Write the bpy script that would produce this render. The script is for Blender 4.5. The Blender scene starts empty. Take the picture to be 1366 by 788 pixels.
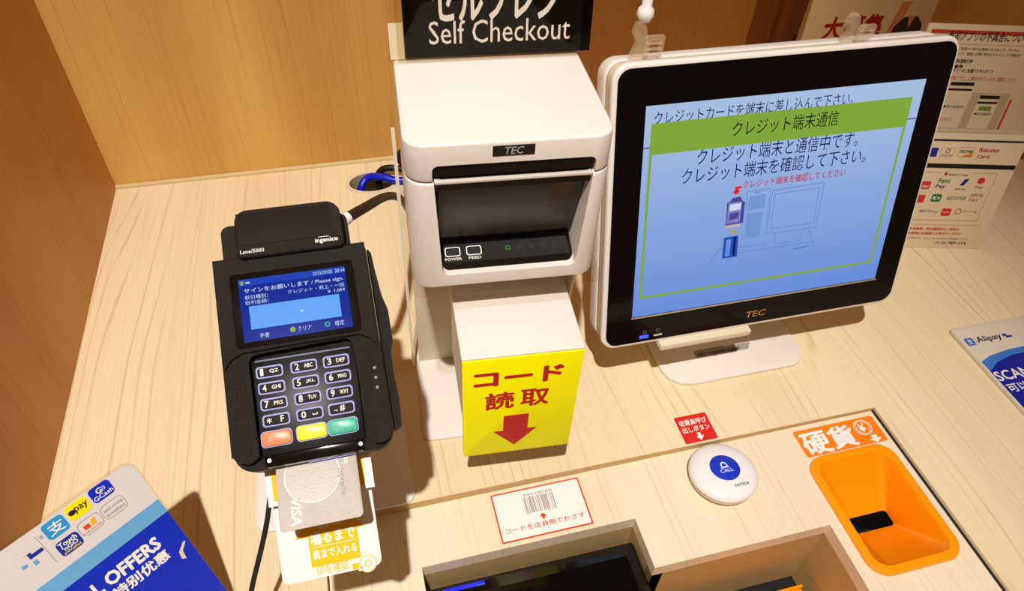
import bpy, bmesh, math, random
from mathutils import Vector, Matrix
random.seed(7)
V = Vector
# ------------------------------------------------------------------ camera (solved from vanishing points, 1366x788)
FPX = 936.94
RC = Matrix(((0.96830351, -0.24610253, 0.04268335), (-0.14618702, -0.69694505, -0.7020662), (0.20252822, 0.67357341, -0.71083133)))
CAM = V((0.3425, -0.9827, 0.67))
scene = bpy.context.scene
COL = scene.collection
cd = bpy.data.cameras.new('camera'); cam = bpy.data.objects.new('camera', cd); COL.objects.link(cam)
cd.sensor_width = 36; cd.lens = FPX / 1366 * 36; cd.clip_start = 0.01; cd.clip_end = 60
m3 = Matrix((RC[0], -RC[1], -RC[2])).transposed()
cam.matrix_world = Matrix.Translation(CAM) @ m3.to_4x4()
scene.camera = cam
# ------------------------------------------------------------------ world, lamps, exposure
w = bpy.data.worlds.new('world'); scene.world = w; w.use_nodes = True
w.node_tree.nodes['Background'].inputs[0].default_value = (1.0, 0.56, 0.24, 1)
w.node_tree.nodes['Background'].inputs[1].default_value = 0.22
def spot(name, loc, target, energy, color, size, blend, radius):
    l = bpy.data.lights.new(name, 'SPOT'); l.energy = energy; l.color = color; l.spot_size = size; l.spot_blend = blend
    l.shadow_soft_size = radius
    o = bpy.data.objects.new(name, l); COL.objects.link(o); o.location = loc
    o.rotation_euler = (V(target) - V(loc)).to_track_quat('-Z', 'Y').to_euler()
    return o
spot('ceiling_spot_light', (0.05, -1.62, 2.6), (0.36, -0.62, 0), 345, (1.0, 0.955, 0.90), math.radians(46), 0.9, 0.028)
vs = scene.view_settings
scene.display_settings.display_device = 'sRGB'
vs.view_transform = 'Standard'; vs.look = 'None'; vs.exposure = 0.0; vs.gamma = 1.0; vs.use_curve_mapping = False

# ------------------------------------------------------------------ materials
def lin(c):
    return tuple(((x / 255) / 12.92 if x / 255 <= 0.04045 else ((x / 255 + 0.055) / 1.055) ** 2.4) for x in c)
MATS = {}
def mat(name, rgb, rough=0.5, metal=0.0, spec=0.5, emit=None, es=1.0, trans=0.0, ior=1.45, coat=0.0, bump=0.0, bscale=400, var=0.0, vscale=30):
    if name in MATS: return MATS[name]
    m = bpy.data.materials.new(name); m.use_nodes = True; nt = m.node_tree; b = nt.nodes['Principled BSDF']
    col = (*lin(rgb), 1)
    b.inputs['Base Color'].default_value = col; b.inputs['Roughness'].default_value = rough; b.inputs['Metallic'].default_value = metal
    b.inputs['Specular IOR Level'].default_value = spec; b.inputs['IOR'].default_value = ior
    b.inputs['Transmission Weight'].default_value = trans; b.inputs['Coat Weight'].default_value = coat
    if emit:
        b.inputs['Emission Color'].default_value = (*lin(emit), 1); b.inputs['Emission Strength'].default_value = es
    if bump or var:
        tc = nt.nodes.new('ShaderNodeTexCoord')
        if bump:
            n = nt.nodes.new('ShaderNodeTexNoise'); n.inputs['Scale'].default_value = bscale; n.inputs['Detail'].default_value = 3
            bp = nt.nodes.new('ShaderNodeBump'); bp.inputs['Strength'].default_value = bump; bp.inputs['Distance'].default_value = 0.001
            nt.links.new(tc.outputs['Object'], n.inputs['Vector']); nt.links.new(n.outputs['Fac'], bp.inputs['Height']); nt.links.new(bp.outputs[0], b.inputs['Normal'])
        if var:
            n2 = nt.nodes.new('ShaderNodeTexNoise'); n2.inputs['Scale'].default_value = vscale; n2.inputs['Detail'].default_value = 4
            mx = nt.nodes.new('ShaderNodeMix'); mx.data_type = 'RGBA'; mx.blend_type = 'MULTIPLY'; mx.inputs['Factor'].default_value = 1
            cr = nt.nodes.new('ShaderNodeMapRange'); cr.inputs['To Min'].default_value = 1 - var; cr.inputs['To Max'].default_value = 1 + var * 0.4
            nt.links.new(tc.outputs['Object'], n2.inputs['Vector']); nt.links.new(n2.outputs['Fac'], cr.inputs['Value'])
            mx.inputs['A'].default_value = col; nt.links.new(cr.outputs[0], mx.inputs['B']); nt.links.new(mx.outputs['Result'], b.inputs['Base Color'])
    MATS[name] = m; return m

def wood(name, light, dark, grain='Y', across='X', period=.016, rough=0.45, strength=0.8, seed=0.0, wob=9.0, band=.3, lines_w=.55):
    """laminate: thin growth lines running along one axis (object space, metres), soft colour bands and fine pores"""
    m = bpy.data.materials.new(name); m.use_nodes = True; nt = m.node_tree; N = nt.nodes; L = nt.links; b = N['Principled BSDF']
    tc = N.new('ShaderNodeTexCoord'); ix = 'XYZ'.index
    def noise(ac, al, detail=2, rg=.5):
        n = N.new('ShaderNodeMapping'); s_ = [ac] * 3; s_[ix(grain)] = al; n.inputs['Scale'].default_value = s_; n.inputs['Location'].default_value = (seed, seed * 1.7, seed * .6)
        L.new(tc.outputs['Object'], n.inputs['Vector'])
        t = N.new('ShaderNodeTexNoise'); t.inputs['Scale'].default_value = 1; t.inputs['Detail'].default_value = detail; t.inputs['Roughness'].default_value = rg
        L.new(n.outputs[0], t.inputs['Vector']); return t.outputs['Fac']
    def math_(op, a_, b_, c_=None, clamp=False):
        n = N.new('ShaderNodeMath'); n.operation = op; n.use_clamp = clamp
        for k, v in enumerate((a_, b_, c_)):
            if v is None: continue
            if isinstance(v, (int, float)): n.inputs[k].default_value = v
            else: L.new(v, n.inputs[k])
        return n.outputs[0]
    def rng(v, lo_, hi_):
        n = N.new('ShaderNodeMapRange'); n.inputs['From Min'].default_value = lo_; n.inputs['From Max'].default_value = hi_; L.new(v, n.inputs['Value']); return n.outputs[0]
    sp = N.new('ShaderNodeSeparateXYZ'); L.new(tc.outputs['Object'], sp.inputs[0])
    phase = math_('MULTIPLY_ADD', sp.outputs[across], 2 * math.pi / period, math_('MULTIPLY', noise(5.0, .8), wob * 2 * math.pi))
    lines = rng(math_('SINE', phase, None), .72, 1.0)
    lines = math_('MULTIPLY', lines, rng(noise(46, 1.3, 3), .46, .62))
    pores = rng(noise(420, 5.0, 3, .7), .45, .75); bands = rng(noise(7, .35), .38, .66)
    v = math_('MULTIPLY_ADD', pores, .30, math_('MULTIPLY_ADD', bands, band, math_('MULTIPLY', lines, lines_w)))
    v = math_('MULTIPLY', v, strength, None, True)
    mx = N.new('ShaderNodeMix'); mx.data_type = 'RGBA'; mx.inputs['A'].default_value = (*lin(light), 1); mx.inputs['B'].default_value = (*lin(dark), 1)
    L.new(v, mx.inputs['Factor']); L.new(mx.outputs['Result'], b.inputs['Base Color'])
    b.inputs['Roughness'].default_value = rough; b.inputs['Specular IOR Level'].default_value = 0.3
    MATS[name] = m; return m

M_COUNTER = wood('counter_wood', (237, 219, 184), (192, 154, 104), strength=.66, period=.012, wob=14)
M_PANEL = wood('panel_wood', (238, 223, 196), (200, 168, 124), strength=.55, seed=3.1, period=.0085, wob=5)
M_WALLB = wood('wall_wood', (220, 172, 96), (182, 124, 54), 'Z', 'X', period=.014, rough=.5, strength=.75, seed=1.3, wob=6, band=.75, lines_w=.3)
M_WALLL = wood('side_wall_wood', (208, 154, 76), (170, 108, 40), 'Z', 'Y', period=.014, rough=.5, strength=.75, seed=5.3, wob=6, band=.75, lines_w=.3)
M_EDGE = wood('edge_wood', (196, 166, 112), (164, 126, 76), 'X', 'Z', strength=.6, seed=2.2)
M_DKWOOD = wood('dark_wood', (128, 70, 26), (84, 42, 14), 'Z', 'X', strength=.8, seed=8)
WHITE = mat('white_plastic', (230, 223, 215), 0.42, bump=.04, bscale=1500)
WHITE2 = mat('white_gloss', (238, 236, 234), 0.22, coat=.3)
CREAM = mat('cream_plastic', (222, 210, 184), 0.45)
BLACK = mat('black_plastic', (25, 21, 17), 0.45, bump=.6, bscale=3600)
BLACKG = mat('black_gloss', (9, 9, 10), 0.12, coat=.3)
BLACKM = mat('black_matte', (14, 13, 12), 0.6)
GLASS_BLK = mat('black_glass', (7, 5, 7), 0.09, spec=.2)
GREYP = mat('grey_window', (46, 42, 36), 0.25)
def clear_mat():
    m = bpy.data.materials.new('clear_acrylic'); m.use_nodes = True; nt = m.node_tree; N = nt.nodes; N.clear()
    out = N.new('ShaderNodeOutputMaterial'); t = N.new('ShaderNodeBsdfTransparent'); t.inputs[0].default_value = (.95, .935, .90, 1)
    g = N.new('ShaderNodeBsdfGlossy'); g.inputs['Roughness'].default_value = .03; lw = N.new('ShaderNodeLayerWeight'); pw_ = N.new('ShaderNodeMath'); pw_.operation = 'POWER'; pw_.inputs[1].default_value = 4.0; nt.links.new(lw.outputs['Facing'], pw_.inputs[0])
    f = N.new('ShaderNodeMath'); f.operation = 'MULTIPLY_ADD'; f.inputs[1].default_value = .5; f.inputs[2].default_value = .015; nt.links.new(pw_.outputs[0], f.inputs[0])
    mx = N.new('ShaderNodeMixShader'); nt.links.new(f.outputs[0], mx.inputs[0]); nt.links.new(t.outputs[0], mx.inputs[1]); nt.links.new(g.outputs[0], mx.inputs[2]); nt.links.new(mx.outputs[0], out.inputs[0])
    return m
CLEAR = clear_mat()
CLIPM = mat('clip_plastic', (226, 206, 170), .12, spec=.6); CLIPM.node_tree.nodes['Principled BSDF'].inputs['Alpha'].default_value = .26
EDGE_CLEAR = mat('acrylic_edge', (236, 228, 206), .2)
PAPER = mat('white_print', (240, 236, 230), 0.55)
PAPER_DIM = mat('cream_print', (226, 208, 176), 0.55)
YELLOW = mat('yellow_print', (255, 252, 0), 0.5, spec=.15)
RED = mat('red_print', (196, 26, 12), 0.45)
REDB = mat('red_sticker', (214, 36, 26), 0.4)
ORANGE = mat('orange_plastic', (250, 152, 4), 0.3, coat=.2)
ORANGEP = mat('orange_print', (244, 128, 22), 0.4)
AMBER = mat('amber_print', (246, 188, 6), 0.5, spec=.2)
INK = mat('black_ink', (18, 14, 14), 0.5)
GREYINK = mat('grey_ink', (140, 134, 130), 0.5)
WINK = mat('white_ink', (240, 236, 230), 0.5)
BLUEP = mat('blue_print', (10, 44, 190), 0.35)
LBLUE = mat('light_blue_print', (104, 168, 216), 0.35)
CYAN = mat('cyan_print', (40, 150, 214), 0.35)
NAVY = mat('navy_print', (24, 44, 150), 0.35)
GREENP = mat('green_print', (34, 120, 60), 0.4)
TAN = mat('tan_ink', (180, 140, 90), 0.5)
GOLD = mat('gold_ink', (196, 144, 88), 0.35, metal=.4)
CHROME = mat('light_metal', (214, 206, 190), 0.25, metal=.8)

# ------------------------------------------------------------------ geometry helpers
def ray(px): return RC.transposed() @ V((px[0] - 683, px[1] - 394, FPX))
def on_z(px, z=0.0):
    d = ray(px); return CAM + d * ((z - CAM.z) / d.z)
class Fr:
    """a local frame: origin, right axis u, up axis v, normal n; L() turns a pixel into its place on the plane"""
    def __init__(s, o, u, v):
        s.o = V(o); s.u = V(u).normalized(); s.v = V(v).normalized(); s.n = s.u.cross(s.v)
    def L(s, px, off=0.0):
        d = ray(px); p = CAM + d * (((s.o + s.n * off - CAM).dot(s.n)) / d.dot(s.n)) - s.o
        return p.dot(s.u), p.dot(s.v)
    def mtx(s):
        m = Matrix((s.u, s.v, s.n)).transposed().to_4x4(); m.translation = s.o; return m
def link(name, me, m, parent=None, label=None):
    o = bpy.data.objects.new(name, me); COL.objects.link(o)
    if m: me.materials.append(m)
    if parent: o.parent = parent
    if label: o['label'] = label
    return o
def tag(o, label, cat, group=None):
    o['label'] = label; o['category'] = cat
    if group: o['group'] = group
    return o
def thing(name, label, cat, mtx=None, group=None):
    o = bpy.data.objects.new(name, None); COL.objects.link(o); o.empty_display_size = .02
    if mtx is not None: o.matrix_world = mtx
    return tag(o, label, cat, group)
def mesh(bm, smooth=None):
    bmesh.ops.recalc_face_normals(bm, faces=bm.faces)
    me = bpy.data.meshes.new('m'); bm.to_mesh(me); bm.free()
    if smooth:
        me.polygons.foreach_set('use_smooth', [True] * len(me.polygons)); me.set_sharp_from_angle(angle=math.radians(smooth))
    return me
def rrect(x0, y0, x1, y1, r, n=5):
    if isinstance(r, (int, float)): r = (r,) * 4      # bl, br, tr, tl
    pts = []
    for (cx, cy, a0, q) in ((x0 + r[0], y0 + r[0], 180, r[0]), (x1 - r[1], y0 + r[1], 270, r[1]), (x1 - r[2], y1 - r[2], 0, r[2]), (x0 + r[3], y1 - r[3], 90, r[3])):
        k = n if q > 1e-6 else 0
        for i in range(k + 1):
            a = math.radians(a0 + (90 * i / k if k else 0)); pts.append((cx + q * math.cos(a), cy + q * math.sin(a)))
    return pts
def circ(cx, cy, r, n=32, ry=None): return [(cx + r * math.cos(2 * math.pi * i / n), cy + (ry or r) * math.sin(2 * math.pi * i / n)) for i in range(n)]
AX = {'z': lambda a, b, c: (a, b, c), 'y': lambda a, b, c: (a, c, b), 'x': lambda a, b, c: (c, a, b)}
def prism(poly, z0, z1, bev=0.0, seg=2, axis='z', smooth=35):
    """polygon extruded along an axis: z (poly in xy), y (poly in xz), x (poly in yz)"""
    bm = bmesh.new(); f = AX[axis]
    a = [bm.verts.new(f(p[0], p[1], z0)) for p in poly]; b = [bm.verts.new(f(p[0], p[1], z1)) for p in poly]
    n = len(poly); bm.faces.new(a[::-1]); bm.faces.new(b)
    for i in range(n): bm.faces.new((a[i], a[(i + 1) % n], b[(i + 1) % n], b[i]))
    bmesh.ops.recalc_face_normals(bm, faces=bm.faces)
    if bev:
        es = [e for e in bm.edges if len(e.link_faces) == 2 and e.calc_face_angle(0) > math.radians(40)]
        bmesh.ops.bevel(bm, geom=es, offset=bev, segments=seg, affect='EDGES', profile=.5, clamp_overlap=True)
    return mesh(bm, smooth)
def box(x0, y0, z0, x1, y1, z1, bev=0.0, seg=2): return prism([(x0, y0), (x1, y0), (x1, y1), (x0, y1)], z0, z1, bev, seg)
def plate_holes(outer, holes, z0, z1, axis='z', smooth=35):
    bm = bmesh.new(); f = AX[axis]; loops = [outer] + holes; es = []; tops = []
    for lp in loops:
        vs_ = [bm.verts.new(f(p[0], p[1], z1)) for p in lp]; tops.append(vs_)
        es += [bm.edges.new((vs_[i], vs_[(i + 1) % len(vs_)])) for i in range(len(vs_))]
    r = bmesh.ops.triangle_fill(bm, edges=es, use_beauty=True)
    fs = [g for g in r['geom'] if isinstance(g, bmesh.types.BMFace)]
    mp = {}
    for vs_, lp in zip(tops, loops):
        for v, p in zip(vs_, lp): mp[v] = bm.verts.new(f(p[0], p[1], z0))
    for fc in fs: bm.faces.new([mp[v] for v in reversed(fc.verts)])
    for vs_ in tops:
        for i in range(len(vs_)):
            a, b = vs_[i], vs_[(i + 1) % len(vs_)]; bm.faces.new((a, b, mp[b], mp[a]))
    return mesh(bm, smooth)
def ribbon(loop, z0, z1):
    """open wall along a closed outline"""
    bm = bmesh.new(); a = [bm.verts.new((p[0], p[1], z0)) for p in loop]; b = [bm.verts.new((p[0], p[1], z1)) for p in loop]
    for i in range(len(loop)):
        j = (i + 1) % len(loop); bm.faces.new((a[i], a[j], b[j], b[i]))
    return mesh(bm)
def tube(pts, r, n=10, smooth=True, cap=True):
    P = [V(p) for p in pts]; Q = []
    for i in range(len(P) - 1):                      # Catmull-Rom resample
        p0 = P[max(i - 1, 0)]; p1 = P[i]; p2 = P[i + 1]; p3 = P[min(i + 2, len(P) - 1)]
        for k in range(8):
            t = k / 8; Q.append(0.5 * ((2 * p1) + (p2 - p0) * t + (2 * p0 - 5 * p1 + 4 * p2 - p3) * t * t + (3 * p1 - p0 - 3 * p2 + p3) * t ** 3))
    Q.append(P[-1]); bm = bmesh.new(); rings = []; up = V((0, 0, 1))
    for i, q in enumerate(Q):
        d = (Q[min(i + 1, len(Q) - 1)] - Q[max(i - 1, 0)]).normalized(); s = d.cross(up)
        s = s.normalized() if s.length > 1e-4 else V((1, 0, 0)); t = s.cross(d)
        rings.append([bm.verts.new(q + (s * math.cos(2 * math.pi * k / n) + t * math.sin(2 * math.pi * k / n)) * r) for k in range(n)])
    for a, b in zip(rings, rings[1:]):
        for k in range(n): bm.faces.new((a[k], a[(k + 1) % n], b[(k + 1) % n], b[k]))
    if cap: bm.faces.new(rings[0]); bm.faces.new(rings[-1])
    return mesh(bm, 50)
def lathe(prof, n=48, sy=1.0):
    bm = bmesh.new(); rings = []
    for (r, z) in prof:
        rings.append([bm.verts.new((r * math.cos(2 * math.pi * k / n), sy * r * math.sin(2 * math.pi * k / n), z)) for k in range(n)] if r > 1e-6 else [bm.verts.new((0, 0, z))])
    for a, b in zip(rings, rings[1:]):
        for k in range(n):
            j = (k + 1) % n
            if len(a) == 1: bm.faces.new((a[0], b[k], b[j]))
            elif len(b) == 1: bm.faces.new((a[k], a[j], b[0]))
            else: bm.faces.new((a[k], a[j], b[j], b[k]))
    return mesh(bm, 50)
def flat(poly, z, th=0.00012): return prism(poly, z - th, z, smooth=None)
def fill(name, poly, m, parent, z, th=0.00012): return link(name, flat(poly, z, th), m, parent)
_tc = {}
def glyphs(s, bold):
    c = bpy.data.curves.new('t', 'FONT'); c.body = s; c.resolution_u = 2; c.offset = bold; c.fill_mode = 'FRONT'
    o = bpy.data.objects.new('t', c); COL.objects.link(o)
    dg = bpy.context.evaluated_depsgraph_get(); me = bpy.data.meshes.new_from_object(o.evaluated_get(dg))
    bpy.data.objects.remove(o); bpy.data.curves.remove(c); return me
def text(s, bx, m, parent, z, bold=0.0, shear=0.0, rot=0.0, name='lettering', keep=False):
    """flat lettering fitted into the box (x0,y0,x1,y1) of the parent's plane; rot turns it in 90 degree steps or freely about the box centre"""
    me = glyphs(s, 0.0)
    xs = [v.co.x for v in me.vertices]; ys = [v.co.y for v in me.vertices]
    if not xs: return None
    x0, y0, x1, y1 = bx; W = x1 - x0; H = y1 - y0; a0, a1, b0, b1 = min(xs), max(xs), min(ys), max(ys)
    sx = W / max(a1 - a0, 1e-6); sy = H / max(b1 - b0, 1e-6)
    if keep: sx = sy = min(sx, sy)
    ca, sa = math.cos(rot), math.sin(rot); cx, cy = (x0 + x1) / 2, (y0 + y1) / 2
    for v in me.vertices:
        x = (v.co.x - (a0 + a1) / 2) * sx; y = (v.co.y - (b0 + b1) / 2) * sy; x += shear * y
        v.co = (cx + x * ca - y * sa, cy + x * sa + y * ca, z)
    if me.polygons and me.polygons[0].normal.z < 0: me.flip_normals()
    if bold:                                             # heavier weight: a few shifted copies of the glyph outlines
        bm = bmesh.new(); bm.from_mesh(me); g0 = list(bm.faces); e = bold * H * 0.62; eX = bold * H * 0.62 * min(1.5, max(.6, sx / sy))
        for k_, (dx, dy) in enumerate(((eX, 0), (-eX, 0), (0, e), (0, -e), (eX * .7, e * .7), (-eX * .7, e * .7), (eX * .7, -e * .7), (-eX * .7, -e * .7))):
            r = bmesh.ops.duplicate(bm, geom=g0 + list({v for f_ in g0 for v in f_.verts})); bmesh.ops.translate(bm, vec=(dx, dy, -1.2e-5 * (k_ + 1)), verts=[g for g in r['geom'] if isinstance(g, bmesh.types.BMVert)])
        bm.to_mesh(me); bm.free()
    return link(name, me, m, parent)
def fr_box(fr, tl, br, off=0.0):
    a = fr.L(tl, off); b = fr.L(br, off); return (min(a[0], b[0]), min(a[1], b[1]), max(a[0], b[0]), max(a[1], b[1]))
def fr_row(fr, bl, br, h, off=0.0):
    """a text row from its baseline ends in pixels, height h in metres"""
    a = fr.L(bl, off); b = fr.L(br, off); y = (a[1] + b[1]) / 2; return (a[0], y, b[0], y + h)
def ptext(fr, s, bl, br, h, m, parent, z, **k): return text(s, fr_row(fr, bl, br, h, z), m, parent, z, **k)
def fr_poly(fr, pxs, off=0.0): return [fr.L(p, off) for p in pxs]
def arrow(cx, cy, w, h, down=True, sw=.5, hh=.5):
    s = -1 if down else 1
    return [(cx - w * sw / 2, cy - s * h / 2), (cx + w * sw / 2, cy - s * h / 2), (cx + w * sw / 2, cy + s * h * (.5 - hh)), (cx + w / 2, cy + s * h * (.5 - hh)), (cx, cy + s * h / 2), (cx - w / 2, cy + s * h * (.5 - hh)), (cx - w * sw / 2, cy + s * h * (.5 - hh))]
def ring(cx, cy, ro, ri, n=32): return circ(cx, cy, ro, n), circ(cx, cy, ri, n)
def ringfill(name, outer, inner, m, parent, z): return link(name, plate_holes(outer, [inner], z - .00012, z, smooth=None), m, parent)

# ------------------------------------------------------------------ the setting
PX0, PX1, PY = 0.268, 0.911, -0.618                     # the lowered front panel in the counter
FRONT = -1.06
counter = thing('counter', 'pale wood-grain counter top under all the payment machines', 'counter', Matrix.Identity(4))
del counter['category']; counter['kind'] = 'structure'
HC = on_z((497, 243))
outer = [(0, 0), (0, FRONT), (PX0, FRONT), (PX0, PY), (PX1, PY), (PX1, FRONT), (1.9, FRONT), (1.9, 0)]
link('counter_top', plate_holes(outer, [circ(HC.x, HC.y, .036, 36, .0245)], -0.03, 0.0), M_COUNTER, counter)
link('cable_hole_rim', plate_holes(circ(HC.x, HC.y, .042, 40, .0295), [circ(HC.x, HC.y, .036, 40, .0245)], 0.0, 0.0012), CREAM, counter)
link('cable_hole_sleeve', ribbon(circ(HC.x, HC.y, .036, 36, .0245), -0.075, 0.0005), CREAM, counter)
link('seam_gap', box(PX1 - .0024, FRONT, -.03, PX1 - .0002, PY, -.0045), BLACKM, counter)
link('seam_edge', box(PX0, PY - .0006, -0.03, PX1, PY + .002, -0.0004), M_EDGE, counter)
def structure(name, me, m): 
    o = link(name, me, m); o['kind'] = 'structure'; return o
structure('wall_back', box(-0.02, 0.0, -0.4, 0.62, 0.02, 1.4), M_WALLB)
structure('wall_rear', box(0.62, 0.003, -0.4, 1.017, 0.02, 1.4), wood('shaded_wall_wood', (162, 104, 44), (130, 78, 30), 'Z', 'X', period=.014, rough=.5, strength=.75, seed=4.3, wob=6, band=.75, lines_w=.3))  # shade over this stretch of wall, put into a browner wood colour
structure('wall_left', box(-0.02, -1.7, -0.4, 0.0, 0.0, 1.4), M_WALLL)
structure('wall_right', box(1.117, 0.03, -0.4, 2.3, 0.05, 1.4), M_WALLB)
structure('trim_1', box(1.017, 0.008, -0.4, 1.117, 0.05, 1.4), M_DKWOOD)
structure('trim_2', box(1.063, -0.012, 0.0, 1.082, 0.008, 1.4, .001), M_DKWOOD)
structure('baseboard_back', box(0.0, -0.006, 0.0, 1.017, 0.0, 0.005, .001), mat('pale_caulk', (214, 196, 146), .5))

# front panel with the stepped well and the coin hole
tilt = 0.0065 / (PX1 - PX0)
FP = Fr((PX0, PY, -0.0125), (1, 0, tilt), (0, 1, 0))
panel = thing('front_panel', 'removable lowered pale wood panel holding the barcode well and coin tray', 'panel', FP.mtx())
def pl(x, y): return (x - PX0, y - PY)
WX0, WX1, WX2, WY1, WY2 = .3575, .5815, .779, -.6825, -.7365
well = [pl(WX0, -.92), pl(WX2, -.92), pl(WX2, WY2), pl(WX1, WY2), pl(WX1, WY1), pl(WX0, WY1)]
cx0, cy1 = FP.L((1087, 628)); cx0 = FP.L((1086, 640))[0]; cx1 = FP.L((1287, 735))[0]; cy1 = FP.L((1160, 594))[1]; cy0 = FP.L((1200, 766))[1]
coin_hole = rrect(cx0 + .006, cy0 + .006, cx1 - .006, cy1 - .006, .014)
link('board', plate_holes([(0.0008, -.40), (PX1 - PX0 - .0022, -.40), (PX1 - PX0 - .0022, -.0005), (0.0008, -.0005)], [well, coin_hole], -0.018, 0.0), M_PANEL, panel)
lining = []
for i in range(len(well)):
    a, b = well[i], well[(i + 1) % len(well)]
ws = [(V(well[i]), V(well[(i + 1) % len(well)])) for i in range(len(well))]
for k, (a, b) in enumerate(ws):
    d = (b - a).normalized(); nrm = V((d.y, -d.x)); q = [a, b, b + nrm * .012, a + nrm * .012]
    if k == 0: continue
    link('well_wall', prism([(p.x, p.y) for p in q], -0.128, -0.0181, smooth=None), M_EDGE, panel)

link('well_floor', prism([(p[0], p[1]) for p in (pl(WX0 - .012, -.97), pl(WX2 + .012, -.97), pl(WX2 + .012, WY1 + .012), pl(WX0 - .012, WY1 + .012))], -.135, -.13), BLACKM, panel)
# orange coin funnel
def make_coin():
    t = thing('coin_tray', 'orange plastic coin funnel set into the front panel', 'coin tray', FP.mtx())
    bm = bmesh.new(); N = 8
    def loop(x0, y0, x1, y1, r, z): return [bm.verts.new((p[0], p[1], z)) for p in rrect(x0, y0, x1, y1, r, N)]
    hx, hy = (cx0 + cx1) / 2 + .016, (cy0 + cy1) / 2 + .008
    h0 = FP.L((1143, 709), -.055); h1 = FP.L((1180, 684), -.055); h0 = (h0[0], h0[1] - .001); h1 = (h1[0], h1[1] + .001)
    L_ = [loop(cx0, cy0, cx1, cy1, .021, 0.0003), loop(cx0 + .0008, cy0 + .0008, cx1 - .0008, cy1 - .0008, .0205, .0032), loop(cx0 + .003, cy0 + .003, cx1 - .003, cy1 - .003, .019, .0042),
          loop(cx0 + .009, cy0 + .009, cx1 - .009, cy1 - .009, .015, .0036), loop(cx0 + .0115, cy0 + .0115, cx1 - .0115, cy1 - .0115, .013, -.001),
          loop(h0[0] - .002, h0[1] - .002, h1[0] + .002, h1[1] + .002, .004, -.054)]
    for a, b in zip(L_, L_[1:]):
        for i in range(len(a)): bm.faces.new((a[i], a[(i + 1) % len(a)], b[(i + 1) % len(b)], b[i]))
    me = mesh(bm, 40); link('funnel', me, ORANGE, t)
    hl = rrect(h0[0] - .002, h0[1] - .002, h1[0] + .002, h1[1] + .002, .004, N)
    link('slot_shaft', ribbon(hl, -.10, -.054), BLACKM, t); link('slot_floor', prism(hl, -.102, -.10), BLACKM, t)
make_coin()

# barcode reader inside the left bay of the well, tray in the right bay
sc_ = thing('barcode_reader', 'black glossy barcode reader sunk in the well with a blue light', 'scanner', FP.mtx())
a0 = pl(WX0 + .004, WY1 - .012); a1 = pl(WX1 - .003, -.88)
link('housing', prism(rrect(a0[0], a1[1], a1[0], a0[1], .004), -.06, -.026, .002), BLACKG, sc_)
link('glass', prism(rrect(a0[0] + .012, a1[1], a1[0] - .012, a0[1] - .014, .003), -.0262, -.0252), GLASS_BLK, sc_)
link('blue_light', box(a0[0] + .012, a0[1] - .0075, -.0258, a0[0] + .055, a0[1] - .0045, -.0248), mat('blue_led', (20, 20, 200), .3, emit=(20, 24, 235), es=1.6), sc_, 'glowing blue strip')
tr = thing('well_tray', 'orange lit tray at the bottom of the right bay of the well', 'tray', FP.mtx())
b0 = pl(WX1 + .014, WY2 - .004); b1 = pl(WX2 - .014, -.895)
link('tray_floor', box(b0[0], b1[1], -.100, b1[0], b0[1] - .022, -.096), ORANGE, tr); link('tray_lip', box(b0[0], b0[1] - .022, -.100, b1[0], b0[1] - .019, -.088, .001), ORANGE, tr)

# ------------------------------------------------------------------ stickers on the counter
def sticker(name, fr_m, label, x0, y0, x1, y1, m, r=.0015):
    t = thing(name, label, 'sticker', fr_m); link('sheet', prism(rrect(x0, y0, x1, y1, r), 0.00005, .0003), m, t); return t
CT = Fr((0, 0, 0), (1, 0, 0), (0, 1, 0))
# red staff-call sticker
x0, y0, x1, y1 = fr_box(CT, (899, 558), (957, 583)); y0 = CT.L((936, 588))[1]
t = sticker('call_sticker', CT.mtx(), 'red square sticker with white text and arrow above the call button', .6673, -.6160, .7072, -.5800, REDB)
text('従業員呼び', (.6705, -.5930, .7040, -.5855), WINK, t, .0004, bold=.03); text('出しボタン', (.6705, -.6025, .7040, -.5950), WINK, t, .0004, bold=.03)
fill('arrow_mark', arrow(.6875, -.6093, .0095, .010, True, .42, .55), WINK, t, .0004)
# orange coin sticker on the panel
ox0, oy1 = FP.L((1060, 576)); ox1, oy0 = FP.L((1183, 587))
oy1 = FP.L((1110, 565))[1]; oy0 = FP.L((1130, 599))[1]
ox0 = FP.L((1066, 592))[0]; ox1 = FP.L((1174, 571))[0]
t = sticker('coin_sticker', FP.mtx(), 'orange sticker with large white characters above the coin funnel', ox0, oy0, ox1, oy1, ORANGEP, .003)
W_ = ox1 - ox0; H_ = oy1 - oy0
text('硬', (ox0 + .04 * W_, oy0 + .06 * H_, ox0 + .34 * W_, oy1 - .16 * H_), WINK, t, .0004, bold=.05); text('貨', (ox0 + .37 * W_, oy0 + .08 * H_, ox0 + .66 * W_, oy1 - .14 * H_), WINK, t, .0004, bold=.05)
rc = (ox0 + .80 * W_, oy0 + .63 * H_)
for k, (dx, dy) in enumerate(((0, 0), (.0025, .0))):
    ringfill('coin_outline', circ(rc[0] + dx, rc[1] + dy, .0098, 36), circ(rc[0] + dx, rc[1] + dy, .0090, 36), WINK, t, .0004 + k * .00006)
text('¥', (rc[0] - .004, rc[1] - .0055, rc[0] + .004, rc[1] + .0055), WINK, t, .0004, bold=.04)
fill('arrow_mark', arrow(ox0 + .87 * W_, oy0 + .15 * H_, .016, .010, True, .42, .55), WINK, t, .00042)
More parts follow.
